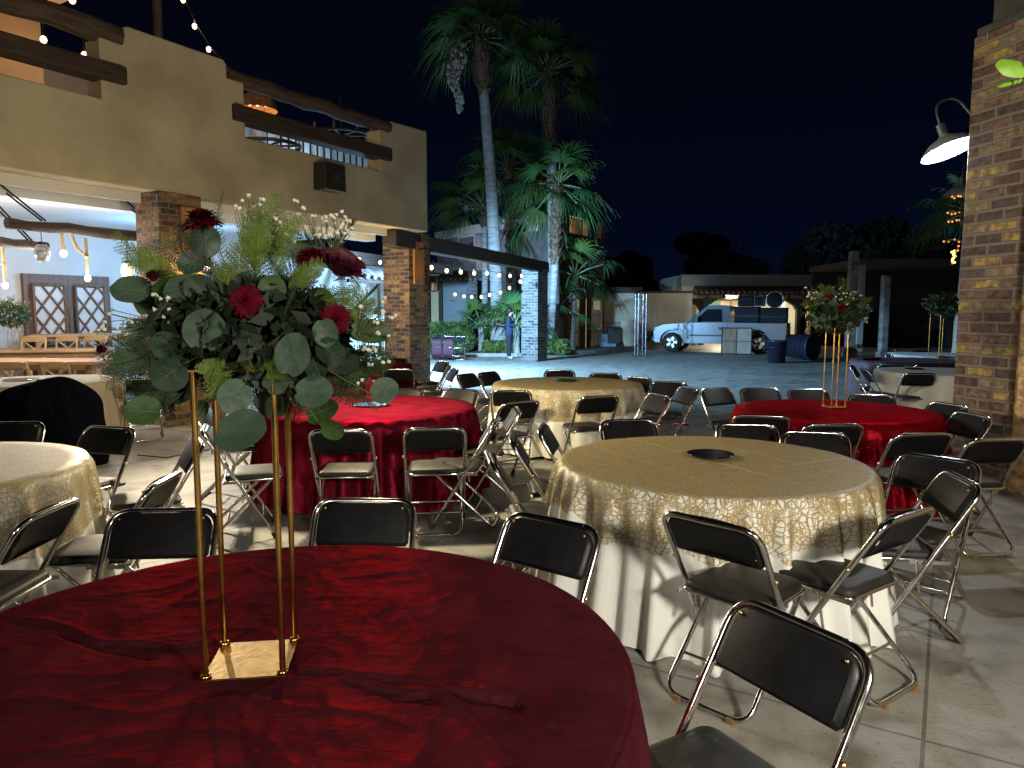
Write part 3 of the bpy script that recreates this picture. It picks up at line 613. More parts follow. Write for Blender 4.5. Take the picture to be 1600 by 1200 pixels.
for i in range(5):
    z=.3+i*.42; xm_=(x0+x1)/2; g.tube([(x0,4.44,z),(xm_,4.44,z+.3),(x1,4.44,z)],.022,4)
g.build('gate_bars',IRON,gt)
for px,nm in ((1124,'lamp'),(1269,'lamp')):
    x,z=pr_(px,473,.4); MB().ball((x,4.3,z-.05),.10,8).build('bulb',BULBW,pb)
gb=MB(); g0=dp(1036,457,40); g1=dp(1078,432,40)
gable=gb.box(0,g1.x-g0.x+1,0,.4,0,g0.z+.3).prism([(0,g0.z+.3),(g1.x-g0.x,g1.z+.1),(g1.x-g0.x+1,g1.z+.1),(g1.x-g0.x+1,g0.z+.3)],0,.4).build('shed',pm('shed_grey',(.16,.17,.18),.85,var=.2)); gable.location=(g0.x,40,0); tag(gable,'dim grey sloping shed rising behind the garden wall','shed')
# ================================================================== PALMS
LEAF=[pm('palm_leaf_'+n,c,.5,var=.35,vscale=1.2) for n,c in (('green',(.048,.125,.028)),('yellow',(.075,.13,.025)),('blue',(.040,.105,.032)))]
STEM=pm('palm_stem',(.20,.24,.10),.6)
TRK=pm('palm_trunk_grey',(.34,.32,.30),.9,var=.35,vscale=3,bump=.8,bscale=6,stretch=(1,1,6))
BOOT=pm('palm_boots',(.16,.095,.055),.95,var=.6,vscale=9,bump=1,bscale=12)
def fan(m,st,base,d,pl,fr,rot,droop=.5,nl=22,spread=105):
    d=d.normalized(); side=d.cross(Vector((0,0,1)))
    if side.length<.1: side=Vector((1,0,0))
    side.normalize(); side=(Matrix.Rotation(rot,3,d)@side); up=side.cross(d)
    hub=base+d*pl-Vector((0,0,pl*pl*.10))
    st.tube([base,base+d*pl*.5-Vector((0,0,pl*pl*.02)),hub],.022,4,rs=[.04,.028,.018])
    for i in range(nl):
        a=R_(-spread+2*spread*i/(nl-1)+rnd(-3,3)); v=(d*math.cos(a)+side*math.sin(a)+up*.12*abs(math.sin(a))).normalized()
        L=fr*rnd(.86,1.08)*(1-.22*abs(a)/R_(spread)); w=side*math.cos(a)*.055*fr-d*math.sin(a)*.055*fr
        p=[];n=5
        for k in range(n+1):
            t=k/n; c=hub+v*L*t-Vector((0,0,droop*L*(t**2.4))); ww=(.35+1.3*t if t<.45 else (1-t)*1.7)*.62
            p+= [c+w*ww,c-w*ww+Vector((0,0,.012))]
        m.add(p,[(2*k,2*k+1,2*k+3,2*k+2) for k in range(n)])
def palm(basep,topp,r0,r1,nf,pl,fr,label,seed,boots=1.6,low=-.5,trunkmat=None,group='fan palms in the planting bed',bootall=False,bias=None,nl=22):
    random.seed(seed); B=Vector(basep); T=Vector(topp); root=empty('palm_tree',B,0,label,'palm tree',group)
    h=(T-B); n=26; m=MB(); pts=[];rs=[]
    for i in range(n+1):
        t=i/n; p=h*t+Vector((math.sin(t*3)*.10,math.cos(t*2.3)*.08,0))*h.length*.06*(t*(1-t)*4); pts.append(p); rs.append((r0*(1-t)+r1*t)*(1+.03*(i%2)+(.5*max(0,1-t*9))))
    m.tube(pts,1,12,rs=rs); m.build('trunk',trunkmat or TRK,root)
    if boots:
        b=MB(); Ltot=h.length; bl=Ltot if bootall else boots
        cnt=int(bl*85)
        for k in range(cnt):
            zt_=rnd(0,bl); i=max(0,min(n-1,int((1-zt_/Ltot)*n))); c=pts[i].lerp(pts[i+1],(1-zt_/Ltot)*n-i); a=rnd(0,2*PI); rr=rs[i]*(1.0+ (1.1*math.sin(PI*min(1,max(0,1-zt_/bl)))**.6 if not bootall else .15))
            o=Vector((math.cos(a),math.sin(a),0)); s=Vector((-o.y,o.x,0)); q=c+o*rr*.9; u=(o*.55+Vector((0,0,rnd(.5,1)))).normalized()*rnd(.10,.22); w=s*rnd(.02,.045)
            b.add([q-w-u*.3,q+w-u*.3,q+u+w*.4,q+u-w*.4],[(0,1,2,3)])
        if not bootall: b.tube([h-h.normalized()*bl,h-h.normalized()*bl*.55,h],.1,10,rs=[r1*1.05,r1*1.9,r1*1.6])
        b.build('old_frond_bases',BOOT,root)
    cm=[MB(),MB(),MB()]; st=MB()
    for k in range(nf):
        a=k*2.39996+rnd(-.3,.3); t=(k+.5)/nf; el=low+(1.35-low)*t+rnd(-.12,.12)
        d=Vector((math.cos(a)*math.cos(el),math.sin(a)*math.cos(el),math.sin(el)))
        if bias is not None: d=(d+Vector(bias)*.6).normalized()
        fan(cm[k%3],st,h,d,pl*rnd(.8,1.15),fr*rnd(.85,1.12),rnd(-.5,.5),.35+.5*(1-t),nl)
    cb=MB()
    for c,mt in zip(cm,LEAF): cb.mat(mt); cb.add(c.v,c.f)
    cb.build('crown',None,root); st.build('frond_stems',STEM,root)
    return root
def P0(px,py,Y): v=dp(px,py,Y); return (v.x,v.y,.0)
pA=palm(P0(781,530,27.5),dp(750,62,27.5),.27,.17,30,1.3,1.35,'tallest palm with a smooth pale trunk and a hanging seed cluster',11,boots=2.0,low=-.35)
palm(P0(866,540,29),dp(857,112,29),.26,.17,30,1.3,1.45,'second tall palm right of the tallest one, with a shaggy brown neck',12,boots=3.0,low=-.45)
palm(P0(756,540,30),dp(757,325,30),.14,.12,16,1.3,1.35,'slim palm whose fronds spread left of the tallest trunk',13,boots=.8,low=-.5,bias=(-.75,-.2,0))
palm(P0(799,540,30.5),dp(795,262,30.5),.20,.20,24,1.2,1.35,'bushy palm directly right of the tallest pale trunk',14,bootall=True,low=-.6)
palm(P0(828,540,31),dp(838,300,31),.42,.26,18,1.0,1.05,'thick stemmed middle palm behind the brick pillar',15,boots=1,low=-.7)
palm(P0(859,540,27.8),dp(872,288,27.8),.15,.13,22,1.1,1.25,'full crowned palm with a rough scaly trunk right of the pillar',16,boots=3.0,low=-.7)
palm(P0(838,540,32),dp(846,330,32),.16,.15,8,.8,.9,'dark slender palm trunk squeezed between the thicker palms',17,bootall=True,low=-.2)
palm(P0(893,545,30),dp(898,430,30),.12,.12,13,1.2,1.1,'low palm with arching green fronds beside the french door',18,boots=.7,low=-.3)
palm(P0(878,545,29.5),dp(872,480,29.5),.12,.12,9,.9,.9,'short young palm at the pillar foot with drooping fronds',19,boots=.4,low=-.4)
palm(P0(808,545,26.5),dp(806,505,26.5),.12,.12,16,.75,.95,'short bright green palm behind the standing person',20,boots=0,low=-.1)
palm(P0(752,545,29),dp(752,512,29),.12,.12,9,.9,.95,'low palm leaning left of the tallest trunk foot',21,boots=0,low=-.1)
# pale seed cluster and dry hanging bits
random.seed(5); sc=MB(); cc=dp(713,62,27.0); bb=dp(713,175,27.0)
for k in range(330):
    t=rnd(0,1)**.8; w=.28*(1-t)**.7+.05; c=Vector((rnd(-w,w)+.12*math.sin(t*9),rnd(-w,w),(bb.z-cc.z)*t)); sc.ball(c,rnd(.03,.08),5,(1,1,1.3))
sc.tube([Vector(dp(745,55,27.4))-cc,Vector((.25,.2,.35)),(0,0,0),(0,0,(bb.z-cc.z)*.9)],.02,4)
o=sc.build('seed_cluster',pm('dry_seed',(.36,.33,.28),.9,var=.3),pA); o.location=cc-Vector(pA.location)
# right palm beyond the brick pillar
palm((9.6,15.6,0),(9.75,15.7,3.75),.12,.10,20,.55,.75,'small palm with broad dim fronds beside the right brick pillar',33,boots=.4,low=-.4,group='garden palms on the right')
# ================================================================== hedges
def leafmass(m,c,dims,n,ls,seed,power=2.6):
    random.seed(seed)
    for k in range(n):
        for _ in range(20):
            u=Vector((rnd(-1,1),rnd(-1,1),rnd(-1,1)))
            q=abs(u.x)**power+abs(u.y)**power+abs(u.z)**power
            if .5<q<=1*(.85+.25*mnoise.noise(u*2.3+Vector((seed,0,0)))): break
        p=Vector(c)+Vector((u.x*dims[0],u.y*dims[1],u.z*dims[2])); a=Vector((rnd(-1,1),rnd(-1,1),rnd(-1,1))).normalized()*ls*rnd(.6,1.2); b=a.cross(Vector((rnd(-1,1),rnd(-1,1),rnd(-1,1)))).normalized()*ls*.45
        m.add([p-a,p+b,p+a,p-b],[(0,1,2,3)])
HEDGE=pm('hedge_leaf',(.12,.17,.03),.6,var=.5,vscale=2.5,col2=(.035,.065,.015))
def hedge(px0,px1,pt,Y,pb,label,seed,n,depth=.5,ls=.08):
    a=dp(px0,pt,Y); b=dp(px1,pt,Y); g=dp((px0+px1)/2,pb,Y); zt=a.z; zb=max(.05,g.z) 
    c=Vector(((a.x+b.x)/2,Y,0)); root=empty('hedge',c,0,label,'hedge','clipped hedges')
    m=MB(); leafmass(m,(0,0,zt/2+.03),((b.x-a.x)/2,depth,zt/2),n,ls,seed,5); m.build('foliage',HEDGE,root)
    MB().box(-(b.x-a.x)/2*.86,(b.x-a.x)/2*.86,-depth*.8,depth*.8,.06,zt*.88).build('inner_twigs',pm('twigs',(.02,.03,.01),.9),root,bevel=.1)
    return root
hedge(660,742,504,28.5,548,'tall bright green clipped hedge beside the low brick pier',1,6500,.6)
hedge(752,822,533,27.2,556,'low rounded green hedge behind the standing person',2,3200,.5)
hedge(846,890,532,27.4,556,'low green hedge right of the grey brick pillar',3,2200,.5)
# ================================================================== dark trees far behind
def dark_tree(px,py,w,h,Y,label,seed):
    c=dp(px,py,Y); root=empty('tree',(c.x,Y,0),0,label,'tree','dark trees on the horizon'); sc=Y/FPX
    m=MB(); random.seed(seed)
    for k in range(9): leafmass(m,(rnd(-1,1)*w*sc*.33,rnd(-1,1),c.z+rnd(-.4,.35)*h*sc),(w*sc*rnd(.14,.26),w*sc*.2,h*sc*rnd(.16,.30)),420,.35,seed*10+k,2)
    m.build('crown',pm('night_leaf',(.015,.024,.012),.8,var=.4,vscale=.6),root)
    t=MB().tube([(0,0,0),(.1,0,c.z*.5),(0,0,c.z)],.2,8,rs=[.35,.25,.12])
    for k in range(5): a=k*1.3; t.tube([(.1,0,c.z*.5),(math.cos(a)*w*sc*.2,math.sin(a),c.z+h*sc*.15)],.08,6)
    t.build('trunk',pm('bark',(.08,.06,.05),.9,bump=.5),root)
dark_tree(1130,395,160,80,62,'wide dark tree mass above the portal building',1)
dark_tree(1330,400,190,110,48,'dark tree right of the portal building roof',2)
dark_tree(985,430,110,60,55,'dark tree between the brick house and the garden wall',3)
dark_tree(1440,420,160,110,40,'dark tree behind the right palm',4)
dark_tree(1260,415,90,60,60,'dark small tree between the two wider dark trees',5)
# ================================================================== right side dark pool area
for i,(px0,px1,pt,Y,zb,lb) in enumerate(((1328,1341,392,26,0,'tall rough stone pillar left in the dark pool area'),(1379,1391,430,24,0,'shorter rough stone pillar right in the dark pool area'))):
    a=dp(px0,pt,Y); b=dp(px1,pt,Y); root=empty('stone_pillar',((a.x+b.x)/2,Y,0),0,lb,'pillar','stone pillars of the pool area'); w=(b.x-a.x)/2
    MB().box(-w,w,-w,w,0,a.z).build('shaft',pm('rough_stone',(.30,.26,.24),.9,var=.6,vscale=4,bump=1,bscale=8),root,bevel=.04); MB().box(-w-.05,w+.05,-w-.05,w+.05,0,.3).build('base',pm('rough_stone',(.3,.26,.24),.9),root,bevel=.03)
a=dp(1350,405,30); b=dp(1500,402,30); root=empty('pool_pavilion',(a.x+2.2,30,0),0,'dark flat roofed pavilion behind the stone pillars','pavilion')
MB().box(-2.4,8,-.2,5,a.z-.25,a.z).build('roof',pm('pavilion_grey',(.12,.12,.13),.8),root); MB().box(-2.3,8,4.8,5,0,a.z-.25).build('back_wall',pm('pavilion_dark',(.05,.05,.05),.8),root)
xx=dp(1399,440,26).x-(a.x+2.2)+.6; MB().box(xx,xx+.22,-.1,.1,0,a.z-.25).build('post',pm('pale_post',(.4,.4,.36),.8),root)
# pool ladder
p=dp(1392,536,24)*Vector((1,1,0)); pl=empty('pool_ladder',p,R_(20),'shiny steel pool ladder rails in the dark by the pillar','ladder')
for x in (-.16,.30):
    MB().tube(arc_pts([(x-.12,0,0),(x-.06,0,.42),(x+.04,0,.42),(x+.22,0,0)],.1),.022,8).build('rail',pm('bright_steel',(.8,.8,.78),.25,1),pl)
# ================================================================== RIGHT brick pillar + wall
P1=Vector((4.26,6.95,0)); dR=Vector((.249,-.969,0)).normalized(); aR=math.atan2(dR.y,dR.x)
rp=empty('right_wall',P1,aR,'tall brick pillar and plastered block wall at the right edge','wall')
MB().box(0,.60,0,.62,0,4.12).build('brick_pillar',BRK_BIG,rp,bevel=.015)
MB().box(.05,1.2,.14,.72,4.12,4.62).box(.0,.62,.02,.6,4.123,4.2).build('concrete_cap',pm('old_concrete',(.055,.053,.05),.9,var=.3,bump=.3),rp,bevel=.02)
BLK=brick('warm_lit_block',[(.50,.33,.17),(.46,.30,.15),(.53,.36,.19)],(.36,.25,.14),bw=.42,bh=.21,ms=.008,bump=.35,rough=.7)  # orange light at the wall foot put into the lower block colour
MB().box(.604,6,.05,.4,0,1.75).build('block_wall',BLK,rp)
MB().box(.604,6,.055,.4,1.753,4.5).build('upper_block_wall',brick('grey_block',[(.27,.23,.18),(.24,.205,.16)],(.2,.17,.13),bw=.42,bh=.21,ms=.008,bump=.3),rp)
def goose(p,label,sc=1,lit=True,ang=0):
    r=empty('wall_lamp',p,ang,label,'lamp','gooseneck lamps on the right pillars')
    MB().tube(arc_pts([(.36*sc,0,.24*sc),(.27*sc,0,.50*sc),(.04*sc,0,.48*sc),(0,0,.34*sc),(0,0,.2*sc)],.12*sc,6),.014*sc,8).build('gooseneck',pm('painted_steel',(.12,.13,.14),.4,.6),r)
    MB().tube([(0,0,.06*sc),(0,0,.22*sc)],.05*sc,10).build('socket',pm('painted_steel',(.12,.13,.14),.4,.6),r)
    s=MB(); pr=[(.05,.10),(.075,.07),(.19,.02),(.285,-.075),(.29,-.085)]; pi=[(.283,-.083),(.185,.012),(.07,.06),(.0,.075)]
    s.lathe([(a*sc,b*sc) for a,b in pr],28).build('shade',pm('teal_enamel',(.22,.29,.29),.35),r)
    s=MB().lathe([(a*sc,b*sc) for a,b in pi],28); s.build('shade_inside',pm('white_enamel',(.42,.47,.48),.35),r)
    MB().ball((0,0,.0),.05*sc,12).build('bulb',glow('lamp_white',(.95,.98,1),60) if lit else pm('clear_glass',(.8,.8,.8),.1),r)
    return r
g1=goose(dp(1480,224,7.3),'white lit enamel gooseneck lamp on the right brick pillar',.9); g1.rotation_euler=(R_(-15),R_(-14),0)
lamp('pillar_lamp_light',Vector(g1.location)+Vector((0,0,-.055)),150,(.93,.97,1),.05)
goose(dp(1503,297,11.5),'small unlit gooseneck lamp half hidden behind the brick pillar',.9,False)
# twigs wrapped in fairy lights behind the pillar
tw=empty('lit_twigs',dp(1494,360,9),0,'twigs wrapped with tiny orange lights behind the right pillar','fairy lights')
o=dp(1494,360,9); m=MB(); bl=MB()
for px0,py0,px1,py1 in ((1500,308,1488,309),(1500,334,1482,331),(1500,346,1484,345),(1500,376,1476,378),(1498,385,1490,410)):
    a=dp(px0,py0,9)-o; b=dp(px1,py1,9)-o; m.tube([a,(a+b)/2+Vector((0,0,.02)),b],.008,4)
    for k in range(4): bl.ball(a.lerp(b,k/3+.02)+Vector((0,rnd(-.02,.02),rnd(-.02,.02))),.013,5)
m.build('twigs',BOOT,tw); bl.build('tiny_lights',glow('tiny_orange',(1,.32,.08),1.6),tw)
yl=MB()
for k in range(10): yl.ball(dp(1489+rnd(-3,3),392+k*2,9)-o,.015,5)
yl.build('tiny_lights',glow('tiny_yellow',(1,.75,.2),3),tw)
# leaf sprig at the top right corner
sg=empty('leaf_sprig',dp(1600,96,1.6),0,'bright green leaf sprig poking in at the top right corner','leaf'); o=dp(1600,96,1.6)
def roundleaf(m,c,u,v,cup=.12,n=14,notch=.1,fold=.10):
    # leaf lying on axes u (length half vector) and v (half width vector)
    c=Vector(c);u=Vector(u);v=Vector(v); nn=u.cross(v).normalized()*u.length
    vs=[];fs=[]; rings=4
    vs.append(c)
    for r in range(1,rings+1):
        t=r/rings
        for j in range(n):
            a=2*PI*j/n; x=math.cos(a)*t; y=math.sin(a)*t
            if j==n//2: x*=(1-notch*2)   # stalk notch
            if j==0: x*=1.05
            vs.append(c+u*x+v*y+nn*(cup*(x*x+y*y)-fold*(1-abs(y))**2*.6+.03*math.sin(5*a)*t))
    for j in range(n): fs.append((0,1+j,1+(j+1)%n))
    for r in range(rings-1):
        for j in range(n): fs.append((1+r*n+j,1+(r+1)*n+j,1+(r+1)*n+(j+1)%n,1+r*n+(j+1)%n))
    m.add(vs,fs,True)
m=MB(); roundleaf(m,dp(1583,105,1.6)-o,(-.035,0,.004),(0,.008,.022)); m.build('leaf',pm('fresh_leaf',(.16,.30,.02),.45,var=.15),sg); m=MB(); roundleaf(m,dp(1578,128,1.62)-o,(-.03,.0,-.008),(.002,.01,.006)); m.build('leaf',_m['fresh_leaf'],sg); MB().tube([dp(1606,90,1.6)-o,dp(1600,115,1.6)-o,dp(1590,130,1.6)-o],.0018,5).build('twig',STEM,sg)
# ================================================================== TRUSS
t0=dp(1000,556,26.6); H_=dp(1000,458,26.6).z
tt=empty('truss_tower',(t0.x,26.6,0),R_(12),'aluminium lattice truss tower standing alone in the courtyard','truss')
AL=pm('aluminium',(.5,.52,.55),.3,1); w=.15
for i,(a,b) in enumerate(((-w,-w),(w,-w),(w,w),(-w,w))): MB().tube([(a,b,.03),(a,b,H_-.02)],.017,8).build('chord',AL,tt)
m=MB(); n=9
for i in range(n):
    z0=.08+(H_-.16)*i/n; z1_=.08+(H_-.16)*(i+1)/n; s=1 if i%2 else -1
    m.tube([(-w*s,-w,z0),(w*s,-w,z1_)],.01,5).tube([(w,-w*s,z0),(w,w*s,z1_)],.01,5).tube([(-w,w*s,z0),(-w,-w*s,z1_)],.01,5).tube([(w*s,w,z0),(-w*s,w,z1_)],.01,5)
m.build('bracing',AL,tt)
MB().cbox((0,0,.015),(.42,.42,.03)).build('base_plate',AL,tt); MB().cbox((0,0,H_-.01),(.36,.36,.03)).build('top_plate',AL,tt)
# ================================================================== TRUCK
TR=Vector((6.83,30.1,0)); tk=empty('pickup_truck',TR,R_(-25),'silver blue pickup truck with loaded bed parked facing left','truck')
PAINT=pm('silver_blue_paint',(.15,.17,.195),.30,.35,var=.05,vscale=2,coat=.6); DPL=pm('dark_plastic',(.015,.016,.018),.5); GLS=pm('dark_glass',(.012,.016,.018),.06,spec=.8); TYRE=pm('tyre',(.015,.015,.015),.85,bump=.2)
# local x: front axle at 0 -> rear axle at 3.4 ; y: near side (-) ; mirrored
WB=3.35
def arch(cx,r,n=9,rev=False):
    p=[(cx-r*math.cos(PI*i/n),.42+r*math.sin(PI*i/n)) for i in range(n+1)]; return p
lower=[(-.72,.42),(-.5,.36)]+arch(0,.47)+[(.55,.36),(2.8,.38)]+arch(WB,.47)+[(3.9,.42),(4.33,.52),(4.36,1.18),(2.32,1.2),(2.3,1.22),(.62,1.20),(-.35,1.12),(-.66,1.0),(-.74,.8)]
lower=[(x,z) for x,z in lower]
W2=.93
MB().prism(lower,-W2,-W2+.16).prism(lower,W2-.16,W2).build('body_side',PAINT,tk,bevel=.03,seg=3)
MB().prism([(.62,1.20),(-.35,1.12),(-.66,1.0),(-.70,.75),(-.70,.5),(.6,.45)],-W2+.16,W2-.16).build('hood',PAINT,tk,bevel=.04,seg=3)
MB().prism([(2.30,.42),(2.30,1.16),(2.36,1.16),(2.36,.80),(4.24,.80),(4.24,1.16),(4.33,1.16),(4.33,.5),(4.3,.45)],-W2+.16,W2-.16).build('bed',PAINT,tk)
cabp=[(.62,1.19),(1.32,1.80),(1.46,1.85),(2.08,1.85),(2.2,1.80),(2.30,1.19)]
cb_=MB(); tw_=.70; bw=.88
vs=[];
for x,z in cabp:
    y=bw+(tw_-bw)*max(0,(z-1.19)/.66); vs+= [(x,-y,z),(x,y,z)]
n=len(cabp)
fs=[(2*i,2*i+1,2*i+3,2*i+2) for i in range(n-1)]+[tuple(2*i for i in range(n))[::-1],tuple(2*i+1 for i in range(n))]
cb_.add(vs,fs); cb_.build('cab',PAINT,tk,bevel=.03,seg=3)
MB().box(.62,2.30,-.76,.76,.42,1.19).build('cab_interior',DPL,tk)
for s in (-1,1):
    def yy(z): return s*(bw+(tw_-bw)*(z-1.19)/.66+.006)
    g=MB(); P=[(.86,1.23),(1.36,1.72),(1.92,1.73),(1.98,1.23)]
    g.add([(x,yy(z),z) for x,z in P]+[(x,yy(z)+.008*s,z) for x,z in P],[(0,1,2,3)[::s],(4,5,6,7)[::-s],(0,1,5,4),(1,2,6,5),(2,3,7,6),(3,0,4,7)]); g.build('side_window',GLS,tk)
    MB().tube([(.98,yy(1.25),1.25),(1.05,yy(1.45),1.45),(1.2,yy(1.52),1.50)],.02,5).cbox((1.02,s*1.06,1.32),(.10,.2,.17)).build('wing_mirror',DPL,tk)
    MB().box(.64,.66,s*(W2+.001)-.004,s*(W2+.001)+.004,.5,1.18).box(2.18,2.2,s*(W2+.001)-.004,s*(W2+.001)+.004,.5,1.18).box(.68,2.16,s*(W2+.001)-.012,s*(W2+.001)+.012,.66,.72).build('door_seam',DPL,tk)
    MB().box(1.85,2.08,s*(W2+.012)-.02,s*(W2+.012)+.02,.93,1.02).build('door_handle',DPL,tk,bevel=.008)
    MB().box(.1,.3,s*(W2+.004)-.004,s*(W2+.004)+.004,.9,.95).build('badge',DPL,tk)
    MB().box(-.72,-.55,s*.78-.14,s*.78+.14,.78,.98).build('headlight',pm('lamp_lens',(.4,.42,.44),.1,spec=.8),tk,bevel=.02)
    MB().box(4.30,4.37,s*.82-.08,s*.82+.08,.72,1.05).build('tail_light',pm('red_lens',(.3,.01,.01),.2),tk)
    for x in (0,WB):
        w_=MB(); M=Matrix.Translation((x,s*.80,.40))@Matrix.Rotation(PI/2,4,'X')
        w_.lathe([(.23,-.12),(.33,-.125),(.385,-.10),(.40,-.05),(.40,.05),(.385,.10),(.33,.125),(.23,.12)],28,M); wh=w_.build('wheel',TYRE,tk)
        r=MB().lathe([(.235,-.11),(.235,.11)],24,M).lathe([(.0,.04),(.07,.045),(.075,.08),(.0,.09)],12,M).lathe([(.0,-.04),(.07,-.045),(.075,-.08),(.0,-.09)],12,M)
        for k in range(5):
            a=k*2*PI/5; M2=M@Matrix.Rotation(a,4,'Z'); r.box(.05,.225,-.042,.042,-.07,.07,M2)
        r.build('rim',AL,wh)
MB().add([(x,y*(.80 if z<1.5 else .66),z) for x,z in ((.72,1.285),(1.28,1.775)) for y in (-1,1)],[(0,1,3,2)]).build('windshield',GLS,tk).location=(-.012,0,.012)
MB().box(-.84,-.70,-.9,.9,.42,.62).build('front_bumper',DPL,tk,bevel=.04); MB().box(4.36,4.5,-.85,.85,.45,.62).build('rear_bumper',DPL,tk,bevel=.03)
MB().box(-.745,-.70,-.6,.6,.72,1.0).build('grille',DPL,tk)
# loads
TM=Matrix.Translation(TR)@Matrix.Rotation(R_(-25),4,'Z')
CASE=pm('black_case',(.009,.0095,.012),.7,var=.2,spec=.2)
def case(x,y,z,dx,dy,dz,label,grp='cases loaded in the truck bed'):
    r=empty('equipment_case',TM@Vector((x,y,z)),R_(-25),label,'case',grp)
    MB().box(-dx/2,dx/2,-dy/2,dy/2,0,dz).build('shell',CASE,r,bevel=.03); MB().box(-dx/2-.008,dx/2+.008,-dy/2-.008,dy/2+.008,dz*.62,dz*.66).build('band',IRON,r); 
    for s in (-1,1): MB().tube(arc_pts([(s*dx*.2-.08,-dy/2-.01,dz*.35),(s*dx*.2-.08,-dy/2-.05,dz*.35),(s*dx*.2+.08,-dy/2-.05,dz*.35),(s*dx*.2+.08,-dy/2-.01,dz*.35)],.02,2),.01,5).build('handle',IRON,r)
case(2.86,-.35,.80,.92,.75,1.02,'big black case against the cab in the truck bed')
case(3.85,-.3,.80,.95,.8,.98,'black case at the tail of the truck bed')
case(2.78,-.2,1.83,.58,.6,.42,'smaller black case stacked on the big one by the cab')
r=empty('speaker_box',TM@Vector((3.28,-.25,1.83)),R_(-25),'bluish grey box standing upright between the stacked cases','box','cases loaded in the truck bed')
MB().box(-.2,.2,-.2,.2,0,.42).build('shell',pm('greyblue_box',(.05,.06,.075),.5),r,bevel=.03); MB().box(-.15,.15,-.21,-.2,.05,.37).build('grille',CASE,r)
dr_=empty('drum',TM@Vector((3.55,-.1,2.2)),R_(-25),'dark round drum lying on top of the truck load','drum','cases loaded in the truck bed')
dr_.location=TM@Vector((3.85,-.2,1.79+.3))
MB().lathe([(0,-.28),(.28,-.28),(.31,-.26),(.31,.26),(.28,.28),(0,.28)],24,Matrix.Rotation(PI/2,4,'X')).build('shell',CASE,dr_); MB().tube([(.31*math.cos(a*PI/12),-.27,.31*math.sin(a*PI/12)) for a in range(24)],.018,5,closed=True).build('hoop',AL,dr_)
# leaning panel
p0=gp(1150,554)
pn=empty('leaning_panel',p0,-.35,'black framed wooden panel leaning against the truck side','panel')
hw=.56; hh=1.04; LT=Matrix.Rotation(R_(-12),4,'X')
f_=MB(); f_.box(-hw,-hw+.04,-.02,.02,0,hh,LT).box(hw-.04,hw,-.02,.02,0,hh,LT).box(-hw+.04,hw-.04,-.02,.02,0,.04,LT).box(-hw+.04,hw-.04,-.02,.02,hh-.04,hh,LT).box(-.012,.012,-.025,-.012,.04,hh-.04,LT).box(-hw+.04,hw-.04,-.025,-.0125,hh*.48,hh*.48+.02,LT); f_.build('frame',IRON,pn)
MB().box(-hw+.04,-.0,-.01,.01,.04,hh-.04,LT).build('board',pm('brown_ply',(.26,.18,.11),.7,var=.3,vscale=4,stretch=(4,1,.5)),pn); MB().box(0,hw-.04,-.01,.011,.04,hh-.04,LT).build('board',pm('pale_ply',(.33,.29,.22),.7,var=.15,vscale=4),pn)
# trash can and barrels
def can_(p,r,h,label,mat,lying=None):
    q=empty('bin',p,0,label,'bin','dark bins behind the truck')
    b=MB().lathe([(0,0),(r*.86,0),(r,h*.93),(r*1.06,h*.93),(r*1.06,h),(r*.94,h),(r*.92,h*.9),(0,h*.9)],24).build('barrel',mat,q); MB().tube([(r*1.02*math.cos(a*PI/12),r*1.02*math.sin(a*PI/12),h*.7) for a in range(24)],.012,5,closed=True).build('rib',mat,q)
    if lying: q.rotation_euler=lying
    return q
BP=pm('blue_black_plastic',(.016,.022,.04),.45)
can_(gp(1213,567),.30,.72,'upright dark blue plastic bin behind the truck tail',BP)
c2=can_(gp(1240,562),.42,.9,'dark barrel lying on its side next to the upright bin',BP,(R_(90),0,R_(35))); c2.location=gp(1238,562)+Vector((0,.3,.44))
cs=empty('work_trestle',gp(1252,553),R_(-20),'dark low trestle table standing behind the lying barrel','trestle'); MB().cbox((0,0,.72),(1.3,.5,.05)).build('top',CASE,cs)
for s in (-.5,.5): MB().tube([(s-.1,-.2,0),(s,-.2,.7),(s+.1,-.2,0)],.02,5).build('leg',IRON,cs)
for s in (-.5,.5): MB().tube([(s-.1,.2,0),(s,.2,.7),(s+.1,.2,0)],.02,5).build('leg',IRON,cs)
# ================================================================== PEOPLE
SKIN=pm('skin',(.42,.25,.17),.5); NAVY=pm('navy_cloth',(.012,.022,.07),.85,bump=.15,bscale=60); NAVYD=pm('dark_trousers',(.007,.009,.02),.85); SHOE=pm('pale_shoe',(.6,.6,.58),.6); HAIR=pm('black_hair',(.008,.007,.006),.5,bump=.4,bscale=120)
def person(loc,rz,label,J,E,rad,matf,hair):
    root=empty('person',loc,rz,label,'person')
    me=bpy.data.meshes.new('body'); me.from_pydata(J,E,[]); o=bpy.data.objects.new('body',me); COL.objects.link(o)
    sk=o.modifiers.new('skin','SKIN'); sk.use_smooth_shade=True
    for i,r in enumerate(rad): me.skin_vertices[0].data[i].radius=(r if isinstance(r,tuple) else (r,r))
    me.skin_vertices[0].data[0].use_root=True
    sb=o.modifiers.new('sub','SUBSURF'); sb.levels=2; sb.render_levels=2
    dg=bpy.context.evaluated_depsgraph_get(); ev=o.evaluated_get(dg); nm=bpy.data.meshes.new_from_object(ev)
    bpy.data.objects.remove(o); b=bpy.data.objects.new('body',nm); COL.objects.link(b); b.parent=root
    nm.materials.clear(); mats=[]
    for p in nm.polygons:
        m=matf(p.center)
        if m not in mats: mats.append(m); nm.materials.append(m)
        p.material_index=mats.index(m); p.use_smooth=True
    hair(root); return root
